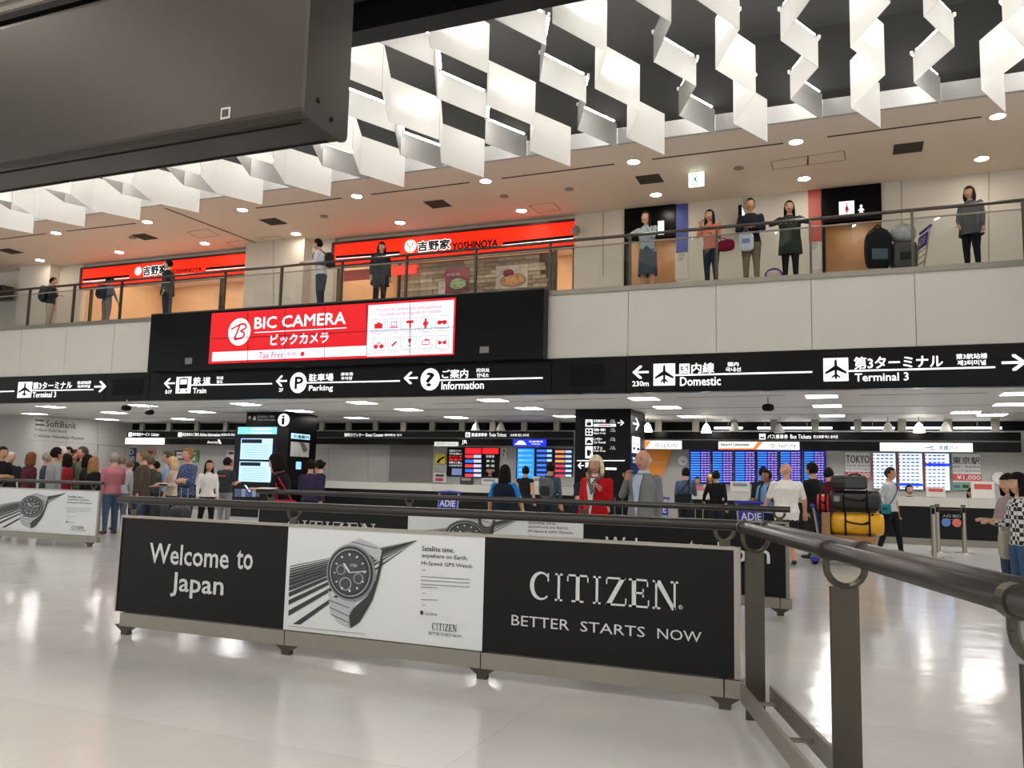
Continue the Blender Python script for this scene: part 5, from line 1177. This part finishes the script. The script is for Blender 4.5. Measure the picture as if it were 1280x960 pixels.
def handbag(P, label, c1, pos, size, anchor, mids=None, name='handbag', c2=None):
    """anchor: the shoulder, elbow or hand the strap hangs from; mids: a point each strap passes on its way"""
    def fn():
        t = local_thing(P, name, label, 'bag'); x, y, z = pos; sx, sy, sz = size
        q = MB().sbox(pos, size, 4); q.smooth = True; q.build('bag_body', cloth(c1), t)
        for i, e in enumerate((-1, 1)):
            o = (x+(sx*.6*e if sx > sy else 0), y+(sy*.6*e if sy >= sx else 0), z+sz*.85)
            MB().tube([o]+(list(mids[i]) if mids else [])+[anchor], .01, 6).build('handle', cloth(c2 or c1), t)
        e = -1 if x < 0 else 1
        if sx > sy: q = MB().box(x-sx*.5, x+sx*.5, y-sy-.006, y-sy+.01, z-sz*.2, z+sz*.3)
        else: q = MB().box(x+e*sx-.008, x+e*sx+.008, y-sy*.5, y+sy*.5, z-sz*.2, z+sz*.3)
        q.build('pocket', cloth(c2 or c1), t)
    return carry(P, fn)
GQ = 'people waiting in the queue'
# ---- the queue behind the barrier with the light panel
person('man in black T-shirt with folded arms at the outer end of the queue', (3, 560), Y=12.5, H=1.76, face=90, top='17171a', pants='20222a', sk='m', sleeve=.45, arms=('fold', 'fold'), group=GQ)
person('grey-haired person in dark jacket beside the black T-shirt man', (14, 566.5), Y=13.3, H=1.68, face=60, top='22242a', pants='2a2a30', hair='b8b4ac', sk='p', group=GQ)
person('woman with wavy brown hair in a maroon sweater seen from behind', (38.5, 567), Y=12.6, H=1.64, face=170, top='4a1f2a', pants='26262c', hair='6a4630', style='bob', sk='p', b=1.1, group=GQ)
person('person in navy checked shirt half hidden by the grey hoodie', (59, 567), Y=13.4, H=1.68, face=150, top=check_cloth('navy_check', '20283c', '3a4458', 34), pants='2a2c34', hair='8d857a', sk='p', group=GQ)
person('young man in a grey hoodie seen from behind in the queue', (70, 561), Y=12.0, H=1.74, face=165, top='8b8d90', pants='30323a', hair='14100e', group=GQ)
person('white-haired man just behind the grey hoodie', (77, 559.5), Y=13.2, H=1.82, face=200, top='9a958c', pants='30323a', hair='c8c4bc', sk='p', group=GQ)
person('dark-haired man between the white-haired man and the olive shirt', (87, 560.5), Y=13.9, H=1.82, face=10, top='45484e', pants='22242c', sk='m', group=GQ)
person('woman with dark hair and a red top facing the grey hoodie', (85, 569), Y=12.8, H=1.62, face=-60, top='8a2028', pants='22242c', style='bob', sk='m', group=GQ)
person('brown-haired woman in a pale flowered blouse in mid queue', (95, 564), Y=14.4, H=1.7, face=20, top='a89c8c', pants='22242c', hair='3a2a20', style='bob', sk='p', group=GQ)
person('tall man with short greying hair in an olive shirt in mid queue', (105, 560), Y=13.7, H=1.82, face=-20, top='6a6a52', pants='2a2c34', hair='4a4038', sk='p', group=GQ)
person('short dark-haired woman in black behind the curly-haired woman', (109, 570), Y=13.0, H=1.6, face=140, top='1a1a1e', pants='22242c', style='bob', group=GQ)
person('woman with curly light brown hair and black top seen from behind', (117, 573), Y=12.3, H=1.62, face=175, top='111114', pants='1c1c22', hair='8a6440', style='curly', sk='p', b=1.08, group=GQ)
pk = person('grey-haired man in a pink shirt, jeans and brown shoes', (143.7, 567.5), Y=13.2, H=1.72, face=250, top='b4727a', pants='4a5a74', shoes='5a2c22', sk='p', hair='8d8880', b=1.12, arms=('hold', 'relax'), group=GQ)
person('person in a pale plaid shirt and jeans close behind the pink shirt', (153.5, 571), Y=14.2, H=1.68, face=240, top=check_cloth('pale_check', 'c4bcc0', '9a98a8', 30), pants='5a6478', hair='7a6a58', sk='p', arms=('down', 'hold'), group=GQ)
person('person in a green shirt standing before the WiFi poster', (163, 577), Y=17, H=1.62, face=200, top='5a6a48', pants='22242c', hair='5a4838', sk='p', group=GQ)
person('dark-haired person in black beside the green shirt', (170, 579), Y=18.2, H=1.58, face=170, top='18181c', pants='1c1c22', style='bob', group=GQ)
person('man in an open brown jacket and jeans looking along the queue', (180.5, 564.5), Y=13.4, H=1.76, face=-55, top='4a4038', pants='33456a', hair='6a5e50', sk='p', coat=('4a4038', .46), shirt='8aa0c0', group=GQ)
person('person in dark green hidden behind the brown jacket', (189, 572), Y=15.2, H=1.68, face=-80, top='3a4034', pants='22242c', hair='5a4a3c', sk='p', group=GQ)
person('short dark-haired boy leaning in behind the suitcases', (202, 578), Y=16.2, H=1.55, face=-60, top='3a3a3c', pants='22242c', lean=10, group=GQ)
person('man in a light blue shirt behind the cream cardigan woman', (212, 566.5), Y=14.9, H=1.76, face=-50, top='8aa0c0', pants='22242c', hair='4a3c30', sk='p', group=GQ)
person('blonde woman in a cream cardigan holding a suitcase handle', (217.5, 572.5), Y=14.0, H=1.64, face=-30, top='b8a898', pants='2a2a30', hair='c0a880', style='bob', sk='p', arms=('push', 'hold'), group=GQ)
person('man in a blue plaid shirt with folded hands facing out of the queue', (237, 562), Y=12.9, H=1.8, face=-15, top=check_cloth('blue_check', '1c2a4a', '4a5c80', 32), pants='22304e', hair='7a5c40', sk='p', b=1.08, arms=('fold', 'fold'), sleeve=.75, group=GQ)
person('woman in a white blouse and black trousers walking past the queue', (261.5, 577), Y=15, H=1.58, face=60, top='d4d2d0', pants='17171a', style='long', sk='m', walk=.8, arms=('down', 'down'))
person('man in a dark grey polo with an orange back print seen from behind', (284, 573), Y=16.4, H=1.68, face=185, top='2e3234', pants='77797c', style='short', sk='m', sleeve=.42, arms=('hold', 'out'), b=1.05, note=True)
# ---- around the columns and the counters
wa = person('woman in black cardigan using a phone over the barrier rail', (360, 569), Y=9.85, H=1.58, face=-75, top='131316', pants='b8b4ae', style='bob', sk='m', arms=('phone', 'phone'), lean=12, head=(0, 18))
handbag(wa, 'red shoulder bag on the woman using a phone', 'b0203a', (.262, .1, .82), (.085, .19, .17), (.11*wa['H'], -.06*wa['H'], .832*wa['H']))
person('woman in olive behind the phone user, looking down', (348, 578), Y=12, H=1.58, face=-60, top='55583e', pants='22242c', style='bun', hair='2a2018', sk='m', arms=('hold', 'down'), head=(0, 15))
person('woman in purple uniform with dark bun seen from behind', (389, 576.5), Y=14.5, H=1.58, face=200, top='2e2440', pants='1c1a28', style='bun', arms=('down', 'hold'))
person('woman in navy uniform talking to the purple uniform', (400.5, 576.5), Y=15.1, H=1.6, face=-80, top='1e2236', pants='1c1a28', style='bun', sk='l', arms=('hold', 'hip'))
person('woman with very long black hair and bright blue sleeves seen from behind', (631, 583), Y=13, H=1.54, face=185, top='1c78c8', pants='17191f', style='long', sleeve=.42, arms=('out', 'out'), b=1.02, coat=('141a2a', .5))
person('person in a black vest standing at the blue screens', (657, 584), Y=20, H=1.58, face=180, top='131318', pants='17191f', sleeve=.1, sk='m', arms=('down', 'hold'))
person('clerk with dark hair behind the train counter', (613, 584.5), Y=24.2, H=1.6, face=20, top='2a2a30', pants='22242c', style='bob', sk='m', sit=False)
bk = person('man in a grey-blue shirt with a grey backpack at the train screens', (688, 579), Y=17, H=1.66, face=180, top='3c4a5a', pants='22242c', sk='m', arms=('down', 'hold')); backpack(bk, 'grey backpack on the man at the train screens', '55565a')
person('dark-haired traveller bending over luggage behind the red cardigan', (722, 586.5), Y=15, H=1.5, face=60, top='1d222c', pants='1c1c22', style='bob', sk='m', lean=22, arms=('reach', 'reach'), sleeve=.45)
rw = person('white-haired woman in a bright red cardigan with a patterned scarf', (746, 572), Y=11.5, H=1.66, face=-12, top='b8141c', pants='2a2a30', hair='d8ccb4', style='bob', sk='p', b=1.14, arms=('down', 'strap'), collar='d8d4d0', shirt='d8d4d0')
gm = person('balding man in a grey tweed jacket touching his chin', (805, 565), Y=11, H=1.78, face=-20, top='77787a', pants='4a1820', hair='c4beb4', style='bald', sk='p', b=1.1, arms=('chin', 'down'), coat=('808182', .46), collar='c0ccdc', shirt='b4c4dc')
m1 = person('man in a blue-grey jacket with a dark shoulder bag at the bus counter', (857, 586), Y=20.5, H=1.66, face=180, top='44546a', pants='1c1e24', sk='m', arms=('hold', 'down')); handbag(m1, 'dark shoulder bag on the blue-grey jacket man', '1b1c20', (.02, .2, 1.0), (.2, .08, .12), (-.09, .03, .845*m1['H']), [[(-.12, .15, 1.22), (-.1, .14, 1.33)], [(.04, .15, 1.22), (-.06, .14, 1.34)]])
person('clerk in pink and white behind the bus counter', (871.5, 597), Y=24.2, H=1.5, face=10, top='c8788c', pants='22242c', style='bun', sk='l', arms=('hold', 'hold'))
person('man in a black T-shirt seen from behind at the bus counter', (895, 590), Y=20.6, H=1.62, face=185, top='111114', pants='1c1c22', sk='m', sleeve=.8, arms=('down', 'out'), b=1.04)
person('clerk with a yellow head scarf behind the bus counter', (888, 594), Y=24.9, H=1.52, face=0, top='b8b4b0', pants='22242c', hair='c8a850', style='bob', sk='m')
person('dark-haired man half hidden behind the light blue shirt woman', (954, 585), Y=19, H=1.66, face=170, top='20242c', pants='1c1c22', sk='d')
lb = person('woman in a light blue shirt with hair tied back', (959, 589), Y=17.2, H=1.58, face=-30, top='6a90b8', pants='22242c', style='bun', sk='d', arms=('hold', 'down'), sleeve=.5); backpack(lb, 'navy patterned backpack on the light blue shirt woman', '1c2238')
wm = person('large bald man in a white T-shirt and dark shorts', (982.5, 580.5), Y=15.4, H=1.72, face=195, top='dcdad6', pants='1c1e24', shoes='1a1613', sk='p', style='none', b=1.32, sleeve=.46, arms=('out', 'reach'), shorts=True, hem=.44)
bt = person('man in a dark T-shirt behind the loaded luggage trolley', (1016, 580), Y=16.95, H=1.74, face=235, top='17171b', pants='2a2c26', sk='m', sleeve=.45, arms=('push', 'push'), b=1.08)
person('person in a maroon sweater stooping behind the luggage', (1037, 586), Y=18, H=1.64, face=190, top='4c141c', pants='22242c', sk='m', lean=10)
am = person('man in a pale grey shirt and black trousers walking with a shoulder bag', (1111.5, 586), Y=19, H=1.68, face=60, top='b4b8bc', pants='131316', hair='2a2622', sk='m', walk=1.0, sleeve=.5, arms=('back', 'down'), b=.96)
handbag(am, 'small teal bag on a long strap at the walking man\'s hip', '1c7482', (-.22, -.03, .93), (.045, .1, .1), (.1, .0, .845*am['H']), [[(-.15, -.12, 1.08), (-.08, -.145, 1.18), (.0, -.15, 1.28), (.06, -.13, 1.37), (.09, -.07, .838*am['H'])], [(-.14, .12, 1.1), (-.05, .145, 1.22), (.05, .13, 1.36), (.09, .07, .838*am['H'])]], c2='3a3c40')
person('clerk with tied dark hair seated behind the white screens counter', (1136, 608.5), Y=24.3, H=1.62, face=20, top='2a2c38', pants='22242c', style='bun', sk='l', sit=True, z0=.2)
person('clerk in dark uniform seated near the counter end', (1214, 612.5), Y=24.3, H=1.6, face=-10, top='2a2c38', pants='22242c', style='bob', sk='l', sit=True, z0=.2, head=(0, 15))
cw = person('woman in a black and white checked shirt and jeans at the hall edge', (1274, 594), Y=10.7, H=1.6, face=-70, top=check_cloth('bw_check', '1a1a1c', 'd0d0d0', 22), pants='3a5070', shoes='2a2a2c', style='bob', sk='l', arms=('hold', 'down')); handbag(cw, 'beige shoulder bag on the checked shirt woman', '9a9484', (-.24, -.02, .75), (.06, .1, .16), (-.11*cw['H'], -.005, .835*cw['H']))
person('dark-haired woman behind the checked shirt woman', (1262, 595), Y=11.5, H=1.58, face=-60, top='9a8a8c', pants='3a4258', style='bob', sk='l', arms=('hold', 'hold'))
# ---- on the balcony
ZU = 5.6
def up_person(label, px, py, H, Y=None, **k):
    k['b'] = k.get('b', 1)*1.1; return person(label, (px, py), Y=Y, z0=ZU, **k)
gw = up_person('brown-haired woman in a wide grey coat standing on the balcony', 1212, 235, 1.64, YF+.55, face=-35, top='55585a', pants='17191f', hair='3a2a22', style='bob', sk='l', coat=('4e5052', .42), arms=('hip', 'down'))
up_person('young woman in a dark green coat leaning over the balcony rail', 987, 255, 1.6, YF+.62, face=0, top='2a302a', pants='1a1c22', style='long', sk='l', coat=('2e352f', .36), arms=('rail', 'rail'), lean=8)
nm = up_person('man in a navy sweater and khaki trousers leaning on the balcony rail', 938.5, 252, 1.68, YF+.55, face=0, top='191d28', pants='7a6c54', sk='m', arms=('fold', 'fold'), lean=8)
handbag(nm, 'white printed plastic shopping bag held by the navy sweater man', 'c8ccd4', (-.08, -.215, .88), (.16, .06, .2), (-.08, -.25, 1.16), name='shopping_bag', c2='7a8ab8')
sw = up_person('woman in a salmon top resting her chin on her hand at the rail', 889, 265, 1.6, YF+.58, face=-20, top='d07a64', pants='2a3038', style='long', sk='l', arms=('chin', 'hold'), lean=4)
handbag(sw, 'burgundy handbag hanging beside the salmon top woman', '7a1430', (.41, -.1, .84), (.18, .08, .12), (.145*sw['H'], -.07*sw['H'], .615*sw['H']))
up_person('woman in a pale blue sweater and long grey skirt leaning on the rail', 810, 268, 1.6, YF+.58, face=-15, top='9aa8b0', pants='3a4048', style='long', hair='2a1c16', sk='l', arms=('rail', 'chin'), lean=6, skirt=('3f464e', .2))
wb_ = up_person('young man in a white shirt with a dark backpack at the rail', 404, 300, 1.72, YF+.58, face=-70, top='c8ccd4', pants='2e3a48', sk='l', arms=('rail', 'hold'), lean=8); backpack(wb_, 'dark backpack on the white shirt man at the balcony', '1e2228')
up_person('woman with short black hair in a long dark coat on the balcony', 477, 304, 1.6, YF+.7, face=50, top='1a1c20', pants='22262c', style='bob', sk='l', coat=('22262c', .36))
up_person('man in dark clothes standing before the restaurant sign', 212, 326, 1.7, YF+.7, face=-60, top='23262c', pants='3a4048', sk='l', coat=('2a2e34', .44))
cp = up_person('person in a dark cap with a backpack seen from behind on the balcony', 136, 347, 1.6, YF+.9, face=175, top='6a7684', pants='7a7670', style='cap', hair='15161a', sk='l', arms=('out', 'out')); backpack(cp, 'dark blue backpack on the person in a cap', '2e3848')
lp = up_person('man with a large dark backpack and light trousers on the balcony', 66, 348, 1.66, YF+.8, face=120, top='2a3036', pants='a8a096', sk='l', arms=('hold', 'down')); backpack(lp, 'large dark backpack on the man in light trousers', '2c343a', w_=.18, h_=.26)
finish_people()
for P, fn in CARRY: fn()
# scarf of the red cardigan woman and papers, small held things
M_ = rw['M']; t = bpy.data.objects.new('scarf', None); COL.objects.link(t); t.matrix_world = M_; tag(t, 'black and white patterned scarf around the neck of the woman in red', 'scarf'); H = rw['H']
MB().tube([(-.07*H*.6, -.02, .845*H), (-.03*H, -.085*H, .8*H), (.005*H, -.1*H, .74*H), (.012*H, -.1*H, .69*H)], [.022, .028, .026, .02], 8).build('scarf_end', check_cloth('scarf_check', '17171a', '8a8a8c', 40), t)
MB().tube([(.07*H*.6, -.02, .845*H), (.035*H, -.085*H, .8*H), (.01*H, -.1*H, .75*H), (.04*H, -.1*H, .7*H)], [.022, .028, .026, .02], 8).build('scarf_end', MATS['scarf_check'], t)
p = W(331, 612, Y=9.36); t = thing('paper_sheet', 'white paper sheets lying on the barrier rail by the phone user', 'paper', (p[0], 9.36, 1.134))
MB().box(-.16, .16, -.11, .11, 0, .003).build('sheet', PRINTW, t); MB().add([(-.1, -.09, .004), (.18, -.06, .004), (.15, .12, .02), (-.12, .1, .02)], [(0, 1, 2, 3)]).build('sheet', PRINTW, t)
M_ = wa['M']; t = bpy.data.objects.new('phone', None); COL.objects.link(t); t.matrix_world = M_@Matrix.Translation((0, -.58, 1.12))@Matrix.Rotation(.7, 4, 'X'); tag(t, 'dark smartphone in the hands of the woman in black cardigan', 'phone'); MB().box(-.035, .035, -.005, .005, -.07, .07).build('case', DBLACK, t); MB().box(-.031, .031, .005, .007, -.062, .062).build('screen', lit('bcd0e8', .9), t)
# ================================================================ luggage, trolleys
def suitcase(label, px, py, Y, col, h=.62, w_=.4):
    p = W(px, py, Y=Y); t = thing('suitcase', label, 'suitcase', (p[0], Y, 0))
    q = MB().sbox((0, 0, .07+h/2), (w_/2, .12, h/2), 6); q.smooth = True; q.build('shell', mat('case_'+col, col, .4), t)
    for s in (-1, 1): MB().tube([(.08*s, .08, h), (.08*s, .08, h+.42)], .009, 6).build('handle_tube', STEEL, t)
    MB().tube([(-.1, .08, h+.43), (.1, .08, h+.43)], .016, 8).build('grip', DBLACK, t)
    for s in (-1, 1):
        for y in (-.08, .08): MB().tube([(w_*.38*s-.012, y, .035), (w_*.38*s+.012, y, .035)], .035, 10).build('wheel', DBLACK, t)
suitcase('dark suitcase with raised steel handle beside the cream cardigan woman', 199, 625, 13.5, '23252b'); suitcase('black suitcase with raised handle before the plaid shirt man', 226, 628, 12.35, '17181c')
suitcase('grey suitcase standing beside the luggage behind the red cardigan', 772, 630, 16.6, '55585e')
BLUE = mat('trolley_blue', '1a2a9a', .4)
def trolley(name, label, loc, rz, k=1.0):
    t = thing(name, label, 'trolley', loc, rz=rz)
    ly = lambda z: k*.36+.14*(z-.12)/.88
    for s in (-1, 1):
        MB().tube([(.25*s, ly(.12), .12), (.25*s, ly(1), 1.0)], .018, 8).build('upright', STEEL, t); MB().tube([(.25*s, .5*k, .13), (.2*s, -.45*k, .13)], .02, 8).build('side_bar', STEEL, t)
    MB().tube([(-.3, ly(1), 1.0), (0, ly(1)+.02, 1.02), (.3, ly(1), 1.0)], .028, 8).build('push_handle', BLUE, t)
    q = MB().box(-.24, .24, -.01, .01, .62, .9); q.v = [(p[0], p[1]+ly(p[2])-.025, p[2]) for p in q.v]; q.build('ad_board', BLUE, t)
    for z in (.3, .45, .58): MB().tube([(-.25, ly(z), z), (.25, ly(z), z)], .01, 6).build('cross_bar', STEEL, t)
    for x in (-.1, 0, .1): MB().tube([(x, .48*k, .135), (x*.8, -.45*k, .135)], .01, 6).build('deck_bar', STEEL, t)
    for y in (.48*k, -.45*k): MB().tube([(-.24, y, .125), (.24, y, .125)], .014, 6).build('deck_end', STEEL, t)
    for x, y in ((-.25, .45*k), (.25, .45*k), (0, -.42*k)):
        q = MB().tube([(x-.02, y, .06), (x+.02, y, .06)], .06, 12); q.build('wheel', DBLACK, t)
        MB().sbox((x, y, .09), (.05, .08, .04), 3).build('wheel_cover', BLUE, t)
    v_, f = glyphs('ADIE', .01); MB().add([(-.2+.4*p[0], ly(.68+.14*p[1])-.039, .68+.14*p[1]) for p in v_], f).build('lettering', PRINTW, t)
    return t
TY = 16.0; XA = lambda px: W(px, 645, Y=TY)[0]
tr = trolley('luggage_trolley', 'luggage trolley piled with black, red and yellow duffel bags', (XA(1019.5)+.565, TY, 0), math.radians(92), 1.3)
def duffel(label, cx, cy, cz, l, r, col, strap, rz=0, badge=None):
    t = thing('duffel_bag', label, 'duffel bag', (cx, cy, cz), rz=rz); q = MB()
    q.loft([[(x, r*k*math.cos(2*math.pi*i/16), r*k*.88*math.sin(2*math.pi*i/16)) for i in range(16)] for x, k in ((-l, .5), (-l*.97, .85), (-l*.85, 1), (0, 1.03), (l*.85, 1), (l*.97, .85), (l, .5))]); q.smooth = True; q.build('bag_body', mat('duffel_'+col, col, .45, noise=.1, nscale=8), t)
    for x in (-l*.45, l*.45): MB().tube([(x, (r+.012)*math.cos(a), (r+.012)*.9*math.sin(a)) for a in np.linspace(0, 2*math.pi, 15)], .018, 5).build('strap', cloth(strap), t)
    MB().tube([(-l*.45, -r*.95, .05), (-l*.2, -r*1.2, .02), (l*.2, -r*1.2, .0), (l*.45, -r*.95, .05)], .015, 6).build('grab_handle', cloth(strap), t)
    MB().tube([(-l*.45, -r*.6, -r*.7), (l*.4, -r*1.02, .02), (l*.6, -r*.5, r*.8)], .016, 5).build('side_strap', cloth(strap), t)
    if badge: MB().box(-l*.82, -l*.6, -r*1.02, -r*.98, -.02, .07).build('badge', cloth(badge), t)
    return t
def box_thing(name, label, x0, x1, y0, y1, z0, z1, col):
    t = thing(name, label, 'box', ((x0+x1)/2, (y0+y1)/2, z0)); child(t, MB().box(x0, x1, y0, y1, z0, z1), 'carton', mat('carton_'+col, col, .8, noise=.08, nscale=5)); child(t, MB().box(x0, x1, (y0+y1)/2-.03, (y0+y1)/2+.03, z1, z1+.003), 'tape', mat('tape', 'a98a5c', .4)); return t
tz = .146; cx_ = XA(1069)
box_thing('cardboard_box', 'tall brown cardboard box standing upright under the red duffel', XA(1027.5), XA(1038)-.005, TY-.19, TY+.19, tz, .9, '9a7350')
box_thing('cardboard_box', 'low brown cardboard box lying under the yellow duffel', XA(1038)+.005, XA(1068), TY-.165, TY+.165, tz, .51, '9a7350'); box_thing('cardboard_box', 'pinkish brown cardboard box beside the low one', XA(1068)+.01, XA(1094), TY-.165, TY+.165, tz, .51, 'a0704c')
duffel('bright yellow duffel bag with black straps on the trolley', XA(1038)+.44, TY, .72, .43, .22, 'd8a010', '17171a')
duffel('long black duffel bag lying across the yellow one', XA(1037)+.425, TY, 1.12, .42, .2, '1c1d20', '101012', badge='8a8c90'); duffel('bright red duffel bag squeezed in beside the black one', XA(1037)-.105, TY, 1.06, .1, .175, 'c01c28', '101012')
t = thing('black_case', 'flat black hard case on top of the luggage pile', 'case', (XA(1062), TY, 1.3)); q = MB().sbox((0, 0, .14), (.31, .19, .13), 5); q.smooth = True; q.build('shell', mat('case_black', '1a1b1d', .35), t); MB().box(-.06, .26, -.2, -.18, .05, .23).build('front_panel', mat('case_panel', '2e3033', .35), t); MB().tube([(0, -.2, .26), (.06, -.26, .28), (.14, -.26, .28), (.2, -.2, .26)], .012, 6).build('handle', DBLACK, t)
for px, py, Y, lab in ((549, 628, 17.2, 'empty blue luggage trolley with white lettering before the guest counter'), (829, 632, 18.6, 'blue luggage trolley beside the grey suited man'), (950, 632, 16.3, 'blue luggage trolley next to the white T-shirt man')):
    p = W(px, py, Y=Y); trolley('luggage_trolley', lab, (p[0], Y, 0), 0 if px < 600 else .5)
p = W(873, 644, Y=16.5); suitcase('pink-red suitcase low between trolleys at the bus counter', 873, 644, 18.0, 'a82840', .5, .42)
# balcony trolley with bags
TB = np.array([W(1118, 300, Y=YF+.75)[0], YF+.78]); BA = math.radians(-75); AX = np.array([-math.sin(BA), math.cos(BA)])   # deck axis, towards the handle
trolley('luggage_trolley', 'balcony luggage trolley loaded with dark bags', (TB[0], TB[1], ZU), BA, 1.3)
def on_deck(s_, z_): p = TB+AX*s_; return (p[0], p[1], ZU+z_)
t = thing('travel_bag', 'black bulging travel bag on the balcony trolley', 'bag', on_deck(-.32, .14), rz=BA+math.pi/2); q = MB().sbox((0, 0, .45), (.26, .2, .45), 3); q.smooth = True; q.build('bag_body', cloth('1a1b1e'), t); MB().tube([(-.1, 0, .88), (0, 0, .98), (.1, 0, .88)], .015, 6).build('handle', DBLACK, t); MB().box(-.18, .12, -.21, -.19, .2, .42).build('pocket', cloth('4a5a62'), t)
t = thing('plastic_bag', 'crumpled clear plastic bag on top of the balcony trolley load', 'bag', on_deck(.17, .73), rz=BA+math.pi/2); q = MB().sbox((0, 0, .19), (.25, .18, .2), 2.5); q.smooth = True; q.build('bag_body', mat('plastic_grey', '9a9a98', .25, noise=.25, nscale=8, bump=.6), t); MB().tube([(-.05, 0, .38), (0, 0, .46), (.05, 0, .38)], .012, 6).build('knot', mat('plastic_grey', '9a9a98', .25), t)
t = thing('suitcase', 'dark grey suitcase tilted on the balcony trolley', 'suitcase', on_deck(.17, .14), rz=BA+math.pi/2); q = MB().sbox((0, 0, .3), (.24, .17, .3), 6); q.smooth = True; q.build('shell', mat('case_dark', '3a3836', .45), t); MB().tube([(-.08, 0, .6), (-.08, 0, .63), (.08, 0, .63), (.08, 0, .6)], .01, 6).build('handle', DBLACK, t); MB().box(-.12, .12, -.18, -.165, .2, .36).build('pocket', cloth('2c2a2a'), t)
p = W(967, 336, Y=YF+.3); t = thing('helmet_bag', 'small purple and white rounded bag on the balcony floor', 'bag', (p[0], YF+.32, ZU)); q = MB().sbox((0, 0, .11), (.15, .1, .11), 2.5); q.smooth = True; q.build('bag_body', cloth('b8a8a0'), t); q = MB(); q.tube([(.17*math.cos(a), 0, .1+.15*math.sin(a)) for a in np.linspace(0, math.pi, 9)], .02, 6); q.build('handle', cloth('4a3a8a'), t)
